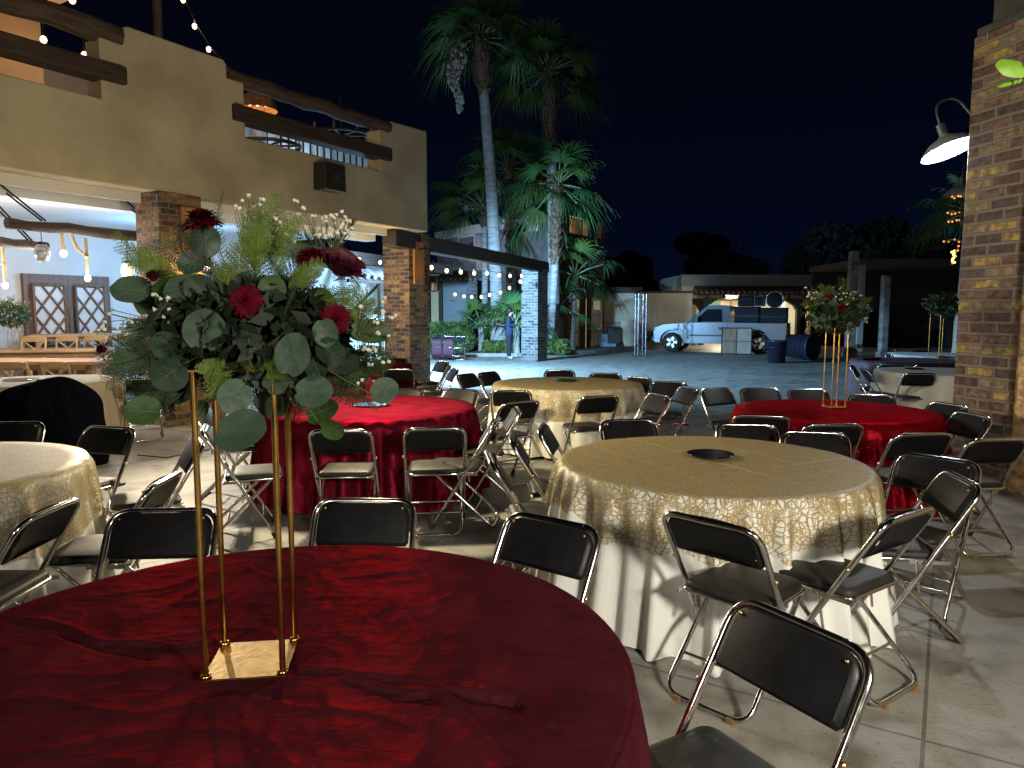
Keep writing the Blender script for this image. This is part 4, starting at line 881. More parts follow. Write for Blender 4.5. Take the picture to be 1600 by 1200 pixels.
# standing person, seen from the side, facing +x (right), right hand to the mouth, other arm folded
J=[(0,0,.92),(0,0,1.10),(.01,0,1.28),(0,0,1.41),(.02,0,1.49),(.035,0,1.56),(.045,0,1.63),(.04,0,1.68),
   (-.01,-.17,1.38),(.02,-.20,1.13),(.20,-.10,1.20),(.24,-.04,1.24),
   (-.01,.17,1.38),(.07,.19,1.14),(.17,.08,1.36),(.155,.02,1.47),
   (0,-.09,.86),(.015,-.10,.48),(0,-.10,.09),(.13,-.11,.04),(0,.09,.86),(-.02,.10,.48),(-.05,.10,.09),(.08,.11,.04),
   (.19,.015,1.50),(.26,-.02,1.26),(.125,0,1.60)]
E=[(0,1),(1,2),(2,3),(3,4),(4,5),(5,6),(6,7),(2,8),(8,9),(9,10),(10,11),(2,12),(12,13),(13,14),(14,15),(0,16),(16,17),(17,18),(18,19),(0,20),(20,21),(21,22),(22,23),(15,24),(11,25),(6,26)]
rad=[(.15,.11),(.135,.10),(.155,.115),(.10,.07),.055,.075,.092,.06,.068,.052,.042,.03,.068,.052,.04,.028,.115,.092,.072,.045,.115,.092,.072,.045,.02,.022,.014]
def mf(c):
    if c.z<.095: return SHOE
    if c.z>1.475: return SKIN
    if c.x>.215 and 1.1<c.z<1.4: return SKIN
    if c.x>.145 and c.z>1.40: return SKIN
    return NAVY if c.z>.86 else NAVYD
def hair(root):
    MB().ball((.0,0,1.655),.115,14,(1.0,.9,.95)).ball((-.04,0,1.60),.095,12,(.8,.95,1.2)).build('hair',HAIR,root)
person(gp(796,561),R_(-8),'person in navy clothes and pale shoes standing sideways, hand at the mouth',J,E,rad,mf,hair)
# silhouetted person behind the truck tail
J2=[(0,0,.9),(0,0,1.08),(.02,0,1.27),(.03,0,1.41),(.05,0,1.49),(.06,0,1.57),(.065,0,1.65),(.0,-.18,1.37),(-.04,-.22,1.12),(.12,-.24,.98),(.20,-.23,.97),(.0,.18,1.37),(.0,.22,1.12),(.14,.2,1.0),(.21,.2,.99),(0,-.1,.85),(.03,-.11,.47),(-.04,-.11,.08),(.08,-.12,.04),(0,.1,.85),(.0,.11,.47),(.02,.11,.08),(.14,.12,.04)]
E2=[(0,1),(1,2),(2,3),(3,4),(4,5),(5,6),(2,7),(7,8),(8,9),(9,10),(2,11),(11,12),(12,13),(13,14),(0,15),(15,16),(16,17),(17,18),(0,19),(19,20),(20,21),(21,22)]
rad2=[(.17,.13),(.17,.13),(.18,.12),(.10,.07),.055,.08,.09,.07,.055,.04,.03,.07,.055,.04,.03,.11,.08,.055,.04,.11,.08,.055,.04]
DK=pm('dark_workwear',(.02,.016,.015),.9)
person(gp(1255,549)+Vector((0,.2,0)),R_(-30),'dark silhouetted person standing behind the truck tail by the porch post',J2,E2,rad2,lambda c: SKIN if (c.z>1.5 or (c.x>.17 and .9<c.z<1.05)) else DK,lambda r: MB().ball((.045,0,1.68),.11,12,(1,.92,.85)).build('hair',HAIR,r))
# ================================================================== TABLE CLOTHS
def satin(name,col,bump=.5,sheen=0,rough=.36,spec=.45,tint=(.55,.06,.10)):
    m=pm(name,col,rough,var=.22,vscale=5,bump=bump,bscale=9,stretch=(1,1,1),spec=spec,sheen=sheen)
    m.node_tree.nodes['Principled BSDF'].inputs['Specular Tint'].default_value=(*tint,1); m.node_tree.nodes['Principled BSDF'].inputs['Metallic'].default_value=.45; m.node_tree.nodes['Principled BSDF'].inputs['Specular IOR Level'].default_value=0; m.node_tree.nodes['Principled BSDF'].inputs['IOR'].default_value=1.35
    n=m.node_tree; b=n.nodes['Principled BSDF']; L=n.links.new
    # fine crumple on top of the broad one
    tc=n.nodes.new('ShaderNodeTexCoord'); mp=n.nodes.new('ShaderNodeMapping'); mp.inputs['Scale'].default_value=(.8,2.6,1); mp.inputs['Rotation'].default_value=(0,0,.5); L(tc.outputs['Object'],mp.inputs[0])
    a=n.nodes.new('ShaderNodeTexNoise'); a.inputs['Scale'].default_value=9; a.inputs['Detail'].default_value=7; a.inputs['Roughness'].default_value=.55; a.inputs['Distortion'].default_value=.6; L(mp.outputs[0],a.inputs['Vector'])
    v=n.nodes.new('ShaderNodeTexNoise'); v.inputs['Scale'].default_value=900; L(tc.outputs['Object'],v.inputs['Vector'])
    ad=n.nodes.new('ShaderNodeMath'); ad.operation='MULTIPLY_ADD'; L(v.outputs['Fac'],ad.inputs[0]); ad.inputs[1].default_value=.03; L(a.outputs['Fac'],ad.inputs[2])
    bp=n.nodes.new('ShaderNodeBump'); bp.inputs['Strength'].default_value=.55; bp.inputs['Distance'].default_value=.012; L(ad.outputs[0],bp.inputs['Height'])
    old=b.inputs['Normal'].links[0].from_node; L(old.outputs[0],bp.inputs['Normal']); L(bp.outputs[0],b.inputs['Normal']); return m
RED=satin('crimson_satin',(.145,.008,.019),rough=.38,tint=(.22,.03,.045)); BURG=satin('burgundy_satin',(.098,.0185,.0270),bump=.5,rough=.36,tint=(.30,.055,.075))
SEQ=satin('crimson_sequin_satin',(.23,.006,.014),bump=1.0,rough=.30)
WHITE=pm('white_cloth',(.76,.75,.70),.8,var=.05,vscale=3,bump=.25,bscale=11)
BEIGE=pm('beige_cloth',(.42,.36,.27),.85,var=.08,vscale=3,bump=.3,bscale=14)
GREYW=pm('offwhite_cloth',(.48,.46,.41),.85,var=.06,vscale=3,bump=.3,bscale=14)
LACE=lace()
def folds(seed,n):
    rg=random.Random(seed); return [(rg.randint(max(3,int(n*.5)),int(n*1.5)),rg.uniform(0,6.28),rg.uniform(.4,1)) for _ in range(6)]
def fold(F,a):
    v=sum(w*math.sin(k*a+p) for k,p,w in F)/2.4
    return v+.35*(1-2*abs(math.sin(F[1][0]*a*.5+F[2][1]+v)))
def cloth(name,x,y,R,z,drop,F,mat,label,cat,amp=.045,flare=.10,hem=.0,lift=0,group=None,na=220,ns=12,nr=8,topf=None,thickness=0,hemf=None):
    m=MB(); vs=[];fs=[]
    rings=[]
    for i in range(1,nr+1):
        rings.append(('t',i/nr))
    for i in range(1,ns+1): rings.append(('s',i/ns))
    vs.append((0,0,(topf(0,0) if topf else 0)))
    for kind,t in rings:
        for j in range(na):
            a=2*PI*j/na; c,s=math.cos(a),math.sin(a)
            if kind=='t':
                r=R*t; zz=(topf(c*r,s*r) if topf else .0012*mnoise.noise(Vector((c*r*6+x,s*r*6,0))))
                if t>.985: zz-=.004
            else:
                ff=fold(F,a); tt=t
                r=R+.004+.010*min(1,t*6)+lift+flare*drop*tt+amp*ff*(tt**.6)
                dd=drop*(1+hem*math.sin(a*3+F[0][1])+ (hemf(a) if hemf else 0)); zz=-.012-dd*tt
                if topf: zz+=topf(c*R,s*R)*(1-tt)
            vs.append((c*r,s*r,zz))
    for j in range(na): fs.append((0,1+j,1+(j+1)%na))
    for r in range(len(rings)-1):
        for j in range(na): fs.append((1+r*na+j,1+(r+1)*na+j,1+(r+1)*na+(j+1)%na,1+r*na+(j+1)%na))
    m.add(vs,fs,True); o=m.build(name,mat)
    uv=o.data.uv_layers[0].data; k=0; nv=1+nr*na
    for p in o.data.polygons:
        ids=list(p.vertices); sk=max(ids)>=nv; js=[(i-1)%na for i in ids]; wrap=max(js)-min(js)>na/2
        for li,i,j in zip(p.loop_indices,ids,js):
            if sk:
                ring=(i-1)//na-nr+1; jj=j+na if (wrap and j<na/2) else j; uv[li].uv=(jj/na*2*PI*R*1.04,3+ring/ns*drop)
            else: uv[li].uv=(vs[i][0],vs[i][1])
    o.location=(x,y,z+lift*.6); tag(o,label,cat,group); return o
TZ=.755
T={'near':(-.61,1.68,.90),'lace':(1.13,4.06,.85),'redmid':(-1.27,6.47,.93),'redright':(2.80,6.24,.82),'lacefar':(.66,8.62,.88),'laceleft':(-3.30,3.79,.90),'beige':(-5.9,8.99,.9),'redfar':(-2.55,11.77,.9),'white':(6.21,10.37,.9)}
# near table top: real creases
SEG=[]
def crease(pts,w,h):
    P=[gp(px,py,TZ) for px,py in pts]
    for a,b in zip(P,P[1:]): SEG.append((a.x+.61,a.y-1.68,b.x+.61,b.y-1.68,w,h))
crease([(-40,960),(95,975),(160,1003),(280,1012),(330,1002)],.016,.008)
crease([(95,990),(160,1015),(240,1030)],.012,-.005)
crease([(470,1045),(540,1052),(640,1068),(760,1085),(880,1120)],.014,.007)
crease([(540,1062),(600,1078),(700,1090),(760,1150)],.012,.007)
crease([(740,1070),(820,1100),(860,1135)],.016,.010)
crease([(690,1090),(740,1130),(790,1190)],.016,.010)
crease([(370,880),(430,905),(480,900)],.015,.005)
crease([(335,866),(440,872),(500,850)],.012,.006)
crease([(510,1085),(530,1160),(480,1200)],.02,.003)
crease([(230,1080),(150,1140)],.02,.003)
crease([(250,960),(330,900)],.015,.0025)
crease([(280,1070),(330,1030)],.015,.003)
crease([(620,1095),(700,1085),(850,1110)],.013,-.005)
def neartop(x,y):
    z=.010*mnoise.noise(Vector((x*2.1,y*2.1,3)))+.0070*(1-abs(mnoise.noise(Vector((x*3.2+y*1.2,y*5.5-x,7))))*2.2)**3+.0050*mnoise.noise(Vector((x*5+y*2,y*4+x*2.5,1)))+.0030*(1-abs(mnoise.noise(Vector((x*9-y*4,y*7+x*6,9))))*2.4)**2+.0012*mnoise.noise(Vector((x*24+y*9,y*16,2)))
    best=0
    for ax,ay,bx,by,w,h in SEG:
        dx,dy=bx-ax,by-ay; L2=dx*dx+dy*dy; t=max(0,min(1,((x-ax)*dx+(y-ay)*dy)/L2)); d2=(x-ax-t*dx)**2+(y-ay-t*dy)**2
        if d2<w*w*9:
            q=1.2*h*math.exp(-d2/(w*w*.75))*(.85+.3*mnoise.noise(Vector((x*9,y*9,5))))
            if abs(q)>abs(best): best=q
    return (z*.75+best*1.1)*(1-(min(1,math.hypot(x,y)/.9))**8)
Fn=folds(2,16)
cloth('tablecloth',*T['near'][:2],.90,TZ,.70,Fn,BURG,'crumpled burgundy satin cloth on the nearest round table','tablecloth',amp=.03,flare=.12,na=520,nr=150,ns=14,topf=neartop)
Fl=folds(7,34)
def lacetop(x,y):
    z=.0035*mnoise.noise(Vector((x*3,y*3,2)))+.0012*mnoise.noise(Vector((x*11,y*9,4)))
    for a,o,h in ((.45,.0,.0045),(.45,.36,.003),(.45,-.38,.003),(2.02,.12,.0045),(2.02,-.3,.003),(2.02,.5,.003)):
        d=x*math.cos(a)+y*math.sin(a)-o; z-=h*math.exp(-(d/.013)**2)
    return z
cloth('tablecloth',*T['lace'][:2],.85,TZ,.742,Fl,WHITE,'white cloth hanging to the floor under the large right lace overlay','tablecloth',ns=20,amp=.075,flare=.13,hem=.03,group='white undercloths',na=300,nr=70,topf=lacetop)
cloth('lace_overlay',*T['lace'][:2],.85,TZ,.30,Fl,LACE,'gold lace overlay on the large round table at the right centre','lace overlay',amp=.045,flare=.10,lift=.008,group='gold lace overlays',na=300,nr=70,topf=lacetop,hemf=lambda a:.13*math.sin(4*a+.5)+.03*math.sin(23*a))
F3=folds(11,26)
cloth('tablecloth',*T['redmid'][:2],.93,TZ,.72,F3,RED,'crimson satin cloth on the round table left of centre with a mirror disc','tablecloth',amp=.07,flare=.13,hem=.03,group='crimson satin cloths',na=300)
F4=folds(13,26)
cloth('tablecloth',*T['redright'][:2],.82,TZ,.71,F4,SEQ,'crimson cloth on the right round table carrying a flower centrepiece','tablecloth',amp=.06,flare=.13,hem=.02,group='crimson satin cloths',na=260)
F8=folds(17,26)
cloth('tablecloth',*T['redfar'][:2],.9,TZ,.71,F8,RED,'crimson cloth on the far round table in front of the second brick pillar','tablecloth',amp=.05,flare=.11,group='crimson satin cloths',na=200)
F5=folds(19,24)
cloth('tablecloth',*T['lacefar'][:2],.88,TZ,.71,F5,WHITE,'white cloth under the lace overlay of the far middle table','tablecloth',amp=.05,flare=.10,group='white undercloths',na=220)
cloth('lace_overlay',*T['lacefar'][:2],.88,TZ,.30,F5,LACE,'gold lace overlay on the far middle table near the blue courtyard','lace overlay',amp=.03,flare=.10,lift=.008,group='gold lace overlays',na=220,hemf=lambda a:.12*math.sin(4*a+1.5)+.03*math.sin(19*a))
F6=folds(23,24)
cloth('tablecloth',*T['laceleft'][:2],.90,TZ,.71,F6,WHITE,'white cloth under the lace overlay of the table at the left edge','tablecloth',amp=.055,flare=.10,group='white undercloths',na=260)
cloth('lace_overlay',*T['laceleft'][:2],.90,TZ,.33,F6,LACE,'gold lace overlay on the table cut by the left edge','lace overlay',amp=.03,flare=.10,lift=.008,group='gold lace overlays',na=260,hemf=lambda a:.12*math.sin(4*a+2.6)+.03*math.sin(21*a))
cloth('tablecloth',*T['beige'][:2],.9,TZ,.71,folds(29,20),BEIGE,'plain beige cloth on the left table before the terrace','tablecloth',amp=.03,flare=.06,na=160)
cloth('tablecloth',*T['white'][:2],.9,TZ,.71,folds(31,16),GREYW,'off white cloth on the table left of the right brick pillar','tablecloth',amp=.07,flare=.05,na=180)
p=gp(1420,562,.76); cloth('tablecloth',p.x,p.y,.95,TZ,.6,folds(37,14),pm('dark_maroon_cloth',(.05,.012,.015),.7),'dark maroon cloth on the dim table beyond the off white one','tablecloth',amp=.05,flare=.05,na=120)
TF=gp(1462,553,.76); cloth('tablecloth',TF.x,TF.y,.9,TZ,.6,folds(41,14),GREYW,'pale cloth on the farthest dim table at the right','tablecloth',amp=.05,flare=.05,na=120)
# under every cloth a plain folding table
def under(x,y,R,lb):
    t=empty('round_table',(x,y,0),0,lb,'table','round folding tables')
    MB().lathe([(0,.715),(R-.02,.715),(R-.012,.73),(R-.02,.745),(0,.745)],48).build('tabletop',TABLEW,t)
    for sx_ in (-.4,.4):
        for sy_ in (-.35,.35): MB().tube([(sx_,sy_,0),(sx_,sy_,.715)],.014,6).build('leg',IRON,t)
# discs
def disc(x,y,r,z,mat,label,rim=None):
    t=empty('round_plate',(x,y,z),0,label,'plate','round centre plates'); MB().lathe([(0,0),(r*.97,0),(r,.003),(r,.008),(r*.96,.009)],40).build('rim',rim or mat,t); MB().lathe([(r*.965,.0085),(0,.0085)],40,smooth=False).build('face',mat,t)
BLKG=pm('black_glass',(.008,.008,.012),.12,spec=.6); MIR=pm('mirror',(.9,.92,.95),.03,1)
disc(*gp(1110,714,TZ).xy,.135,TZ+.015,BLKG,'black round glass plate on the large right lace table')
disc(*gp(582,634,TZ).xy,.165,TZ+.01,MIR,'round mirror plate on the crimson table left of centre')
disc(*gp(883,596,TZ).xy,.14,TZ+.015,BLKG,'black round plate on the far middle lace table')
disc(*gp(34,594,TZ).xy,.2,TZ+.008,pm('silver_plate',(.7,.68,.62),.15,1),'silver round plate on the beige table at the left')
disc(*gp(1428,577,TZ).xy,.13,TZ+.008,BLKG,'dark round plate on the off white table by the brick pillar')
# ================================================================== FOLDING CHAIRS
def make_chair(loc,rz,label):
    t=empty('folding_chair',loc,rz,label,'chair','black and chrome folding chairs')
    fy,by=.21,-.25; HZ=.785; w=.215
    def A(z): return fy+(by-fy)*((z-.02)/(HZ-.02))
    pts=arc_pts([(-w,A(.02),.02),(-w,A(HZ),HZ),(w,A(HZ),HZ),(w,A(.02),.02)],.085,6)
    MB().tube(pts,.0125,10).build('back_frame',CHROME,t)
    # padded backrest lying in the plane of the frame
    u=Vector((0,by-fy,HZ-.02)).normalized(); n=Vector((1,0,0)).cross(u)
    base=Vector((0,A(HZ),HZ)); m=MB(); W_=.198; Ht=.198; r=.062; ol=[]
    for cx,cz,a0 in ((W_-r,-.012-r,0),(-(W_-r),-.012-r,PI/2)):
        for k in range(7): a=a0+PI/2*k/6; ol.append((cx+r*math.cos(a),cz+r*math.sin(a)))
    ol+= [(-W_,-Ht+.015),(-W_+.012,-Ht),(W_-.012,-Ht),(W_,-Ht+.015)]
    N=len(ol); cx0,cz0=0,-Ht/2-.01
    def P(x,z,d): bow=-.022*(1-(x/W_)**2); return base+Vector((x,0,0))+u*z+n*(d+bow)
    layers=[(.90,.017),(.985,.012),(1,.0),(.985,-.012),(.90,-.016)]
    vs=[]
    for s,d in layers:
        for x,z in ol: vs.append(P(cx0+(x-cx0)*s,cz0+(z-cz0)*s,d))
    fs=[]
    for i in range(len(layers)-1):
        for j in range(N): fs.append((i*N+j,i*N+(j+1)%N,(i+1)*N+(j+1)%N,(i+1)*N+j))
    o=len(vs)
    # bowed front and back skins in strips
    for s,d in ((.90,.0185),(.90,-.0175)):
        for i in range(9):
            x=(-1+2*i/8)*W_*.90
            zt=-.012-(0 if abs(x)<(W_-r) else r-math.sqrt(max(0,r*r-(abs(x)-(W_-r))**2)))
            zt=cz0+(zt-cz0)*.92; zb_=cz0+(-Ht-cz0)*.90
            vs+= [P(x,zt,d),P(x,(zt+zb_)/2,d*1.12),P(x,zb_,d)]
    for q in range(2):
        b=o+q*27
        for i in range(8):
            for k in range(2):
                f=(b+3*i+k,b+3*i+k+1,b+3*i+3+k+1,b+3*i+3+k); fs.append(f if q==0 else f[::-1])
    m.add(vs,fs,True); m.build('backrest',VINYL,t)
    b=MB()
    for s in (-1,1):
        for zz in (.565,):
            c=Vector((s*w,A(zz),zz)); b.ball(c+Vector((s*.012,0,0)),.011,8)
        b.ball(Vector((s*.165,A(.755)+.005,.752))-n*.024,.006,6)
    b.build('rivets',pm('brass_rivet',(.6,.45,.2),.3,1),t)
    # rear legs with floor loop
    w2=.187
    MB().tube(arc_pts([(-w2,.20,.425),(-w2,-.235,.015),(w2,-.235,.015),(w2,.20,.425)],.075,6),.0115,10).build('rear_leg_loop',CHROME,t)
    # seat
    sw,s0,s1=.188,-.115,.265; zz=.44; ol=[]
    for cx,cy,a0,r in ((sw-.07,s1-.07,0,.07),(-(sw-.07),s1-.07,PI/2,.07),(-(sw-.04),s0+.04,PI,.04),(sw-.04,s0+.04,1.5*PI,.04)):
        for k in range(5): a=a0+PI/2*k/4; ol.append((cx+r*math.cos(a),cy+r*math.sin(a)))
    N=len(ol); vs=[];fs=[]; cy0=(s0+s1)/2
    for s,z in ((.97,-.014),(1,-.006),(1,.008),(.965,.021),(.86,.027),(.45,.031)):
        for x,y in ol: vs.append((x*s,cy0+(y-cy0)*s,zz+z))
    for i in range(5):
        for j in range(N): fs.append((i*N+j,i*N+(j+1)%N,(i+1)*N+(j+1)%N,(i+1)*N+j))
    vs.append((0,cy0,zz+.031))
    for j in range(N): fs.append((5*N+j,5*N+(j+1)%N,6*N))
    MB().add(vs,fs,True).build('seat',SEATV,t)
    m=MB().tube([(x*1.015,cy0+(y-cy0)*1.015,zz-.012) for x,y in ol],.0095,8,closed=True); m.box(-sw+.005,sw-.005,s0+.01,s1-.01,zz-.019,zz-.0145)
    m.build('seat_frame',CHROME,t)
    z=.16; MB().tube([(-w,A(z),z),(-w+.03,A(z)+.01,z),(w-.03,A(z)+.01,z),(w,A(z),z)],.008,8).build('front_crossbar',CHROME,t)
    z=.14; yb=-.235+(.435)*(z-.015)/.41; MB().tube([(-w2,yb,z),(w2,yb,z)],.007,6).build('rear_crossbar',CHROME,t)
    for s in (-1,1): MB().box(s*(w-.014)-.003,s*(w-.014)+.003,-.13,.05,zz-.03,zz-.012).tube([(s*(w-.012),.02,.425),(s*(w-.02),-.005,.27)],.006,6).build('side_link',CHROME,t)
    for s in (-1,1): MB().tube([(s*w,A(.02)+.003,0),(s*w,A(.05),.045)],.0165,10).build('rubber_foot',RUBBER,t)
    for s in (-1,1): MB().box(s*.12-.014,s*.12+.014,-.253,-.218,.0,.022).build('floor_pad',pm('amber_pad',(.22,.12,.04),.6),t)
    return t
_proto=None
def put(loc,rz,label,tilt=0):
    global _proto,_ptree
    if _proto is None: _proto=make_chair((0,0,0),0,label); _ptree=tree_of(_proto); t=_proto
    else: t=dup_t(_ptree)
    t.location=(loc[0],loc[1],0); t.rotation_euler=(0,0,rz); t['label']=label; return t
def chLR(l,t_,r,tr_,sg,label,z=.785,push=0):
    a=gp(l,t_,z); b=gp(r,tr_,z); d=(b-a); d.z=0; d.normalize(); f=Vector((-d.y,d.x,0))*sg; c=(a+b)/2
    o=c+f*(.25+push); return put(o,math.atan2(f.y,f.x)-PI/2,label)
def chC(px,py,fx,fy,label,z=.785):
    c=gp(px,py,z); f=Vector((fx,fy,0)).normalized(); o=c+f*.25; return put(o,math.atan2(f.y,f.x)-PI/2,label)
# near table
chC(1252,975,-.86,-.50,'nearest folding chair, at the lower right of the burgundy table')
chLR(785,797,955,832,-1,'chair behind the burgundy table, right of the other two there')
chLR(482,782,662,783,-1,'chair behind the burgundy table, right of the gold rods')
chLR(150,800,366,796,-1,'chair behind the burgundy table, seen through the gold rods')
# left lace table
chLR(5,830,146,768,1,'chair at the left edge turned sideways to the left lace table')
chLR(205,780,305,724,1,'black chair turned sideways, behind the chair seen through the gold rods')
chC(174,668,-.25,-1,'chair beyond the left lace table facing the camera, its backrest lit grey')
chC(22,661,.15,-1,'chair beyond the left lace table in front of the black cloth heap')
chC(312,688,-.86,-.5,'chair seen edge on with a lit grey backrest, left of the gold rods')
chC(225,592,-.5,.8,'chair by the foot of the first brick pillar, partly behind the leaves')
# crimson middle table
chLR(474,674,588,673,1,'chair tucked to the front of the middle crimson table, left one')
chLR(624,671,734,669,1,'chair tucked to the front of the middle crimson table, right one')
put((-1.95,5.15),math.atan2(.35,1)-PI/2,'chair at the left side of the middle crimson table, seat lit pale')
put((-2.45,6.2),math.atan2(.1,1)-PI/2,'chair hidden behind big leaves at the far left of the middle crimson table')
chC(635,609,-.3,-1,'dark chair behind the middle crimson table, nearer the pillar')
chC(722,609,-.4,-.8,'dark chair behind the middle crimson table, on its right')
# between the tables
chC(762,714,1,.12,'first of three chairs leaning in a row left of the large lace table, nearest')
chC(797,683,1,.02,'second of three chairs in a row left of the large lace table, middle')
chC(845,667,1,-.15,'third of three chairs in a row left of the large lace table, farthest')
chC(810,640,-1,-.1,'narrow chair turned left toward the middle crimson table, backrest lit grey')
chC(815,628,-.55,.8,'chair with a grey backrest standing askew before the far lace table')
chC(777,658,-1,.1,'chair with its dark seat pushed under the right side of the middle crimson table')
# far lace table
chC(798,611,.12,1,'black chair at the near left of the far lace table')
chC(937,620,-.35,1,'chair with a lit seat at the near right of the far lace table')
chC(874,579,0,-1,'chair behind the far lace table, left of two')
chC(946,584,-.15,-1,'chair behind the far lace table, right of two')
chC(1000,590,-.8,-.6,'chair at the right end of the far lace table')
chC(1046,597,-.45,-.9,'chair with a grey backrest right of the far lace table')
chC(1031,617,-1,-.35,'narrow chair in front of the grey backed one, between far lace and crimson tables')
chC(1078,606,-1,-.30,'chair seen edge on with red glints, left of the right crimson table chairs')
chC(727,585,.8,-.5,'left of two chairs at the left of the far lace table')
chC(761,582,.8,-.6,'right of two chairs at the left of the far lace table')
# right crimson table
chC(1116,607,.45,-.9,'chair at the far left of the right crimson table, chrome brightly lit')
chC(1186,607,.05,-1,'chair behind the right crimson table, left of three')
chC(1261,609,0,-1,'chair behind the right crimson table, middle of three')
chC(1361,618,-.2,-1,'chair behind the right crimson table, right of three')
chC(1484,632,-.95,-.25,'chair right of the right crimson table, the farther of two')
chC(1521,648,-.97,-.1,'chair right of the right crimson table, the nearer of two by the pillar')
chC(1190,650,.25,1,'chair in front of the right crimson table, leftmost, behind two black backs')
chC(1304,664,.05,1,'chair in front of the right crimson table, with a rivet on its dark back')
chC(1444,679,-.1,1,'chair in front of the right crimson table, rightmost, with its seat visible')
# large lace table
chC(1166,664,-.1,-1,'chair behind the large lace table, middle of three')
chC(1272,676,-.25,-1,'chair behind the large lace table, right of three')
chC(980,657,.15,-1,'chair behind the large lace table, left of three')
chC(1466,716,-.75,-.65,'chair at the far right of the large lace table, with a lit grey backrest')
chC(1504,748,-.98,.15,'chair seen edge on right of the large lace table, leaning over the floor')
chLR(1371,822,1474,789,1,'chair at the near right of the large lace table with lace on its seat')
chLR(1027,797,1192,835,1,'chair in front of the large lace table with a dusty lit seat')
chC(1562,687,-.12,1,'chair at the right edge by the plastered wall, legs crossed and lit')
# far crimson table
chC(622,577,-.1,1,'chair in front of the far crimson table by the second brick pillar')
chC(618,560,0,-1,'chair behind the far crimson table')
chC(693,565,-.75,-.5,'chair with a grey backrest right of the second brick pillar')
chC(704,572,-1,-.1,'chair seen edge on right of the second brick pillar')
chC(712,560+17,-.95,-.3,'chair close beside the edge on one right of the second pillar')
# white table
chC(1350,577,1,-.2,'chair turned to the off white table, left of it')
chC(1438,584,.1,1,'chair in front of the off white table by the right brick pillar')
chC(1330,572,.9,-.5,'dim chair behind the one turned to the off white table')
chC(1362,560,.3,-1,'dim chair left of the dark maroon table')
chC(1395,569,-.0,1,'dim chair in front of the dark maroon table, left of two')
chC(1450,570,0,1,'dim chair in front of the dark maroon table, right of two')
chC(1388,553,1,-.2,'dim chair between the maroon and farthest tables')
chC(1440,548,0,-1,'dim chair behind the farthest pale table')
# three courtyard chairs; maroon reflections on two of them made as hanging sheets
for i,(px,lb) in enumerate(((682,'left'),(700,'middle'),(716,'right'))):
    c=gp(px,527,.785); c=dp(px,527,24.3-i*.2); q=put((c.x,c.y-.25+.5),R_(170+6*i),'chrome chair standing in the blue lit courtyard near the hedge, %s of three'%lb)
    if i<2:
        m=MB(); n=14; vs=[]; 
        for k in range(5):
            for j in range(n+1): x=-.17+.34*j/n; vs.append((x,-.03+.02*math.sin(j*2.1+k),.70-.15*k))
        m.add(vs,[(k*(n+1)+j,k*(n+1)+j+1,(k+1)*(n+1)+j+1,(k+1)*(n+1)+j) for k in range(4) for j in range(n)],True)
        b=m.build('maroon_reflection_sheet',pm('maroon_reflection',(.045,.004,.014),.7)); b.location=(c.x,c.y+.02,0.0); b.modifiers.new('t','SOLIDIFY').thickness=.02; tag(b,'maroon reflection modelled as a sheet on the %s courtyard chair'%lb,'cloth','maroon reflections')
# ================================================================== black heap between the left tables
g=gp(88,742); g.x=-.655*(g.y+.45); hp=empty('black_cloth_heap',(g.x,g.y+.45,0),0,'big black fuzzy cloth heaped over a chair beside the beige table','cloth'); m=MB(); n=64; k=36; vs=[]
for i in range(k+1):
    th=PI/2*(i/k)
    for j in range(n):
        a=2*PI*j/n; c,s=math.cos(a),math.sin(a)
        st=math.sin(th)**.7; z=.86*math.cos(th)**.55
        r=(.50+.08*math.sin(2*a+.6)+.03*math.sin(7*a)+.02*math.sin(13*a+2))*st
        x,y=c*r*1.05,s*r*.6; q=mnoise.noise(Vector((x*3.1,y*3.1,z*3)))*.06+mnoise.noise(Vector((a*4,z*1.2,2)))*.05*(i/k)
        z2=max(0.0,z+.10*math.sin(x*3.2+.4)*(1-i/k)+q*(.5 if i<k else 0)); vs.append((x+c*q,y+s*q,z2 if i<k else 0))
m.add(vs,[(i*n+j,(i+1)*n+j,(i+1)*n+(j+1)%n,i*n+(j+1)%n) for i in range(k) for j in range(n)],True); m.build('cloth',pm('black_fleece',(.0035,.004,.008),1,bump=.9,bscale=45,var=.3,vscale=30,spec=.02),hp)
# cable on the floor
cb=MB().tube([gp(215,712)+Vector((0,0,.008)),gp(260,716)+Vector((0,0,.008)),gp(300,708)+Vector((0,0,.008)),gp(345,700)+Vector((0,0,.008))],.006,5).build('cable',WIRE); tag(cb,'thin dark cable on the patio floor by the first pillar','cable')
# ================================================================== wooden tables and cross back chairs of the terrace
def wtable(x,y,L_,W_,z,rz,label):
    t=empty('wooden_table',(x,y,.2),rz,label,'table','wooden terrace tables'); z-=.2
    MB().box(-L_/2,L_/2,-W_/2,W_/2,z-.055,z).build('tabletop',TABLEW,t,bevel=.012)
    MB().box(-L_/2+.1,L_/2-.1,-W_/2+.08,W_/2-.08,z-.13,z-.057).build('apron',TABLEW,t)
    for sx_ in (-1,1):
        for sy_ in (-1,1): x0,y0=sx_*(L_/2-.12),sy_*(W_/2-.12); MB().box(x0-.04,x0+.04,y0-.04,y0+.04,0,z-.057).build('leg',TABLEW,t)
wtable(-7.35,10.75,2.7,.85,.90,R_(1),'nearest long wooden table of the terrace at the left edge')
wtable(-8.3,12.35,2.6,.8,.98,R_(14),'middle long wooden table of the terrace carrying a centrepiece')
wtable(-7.9,13.7,2.0,.55,1.20,R_(30),'farthest wooden table of the terrace, before the dark doors')
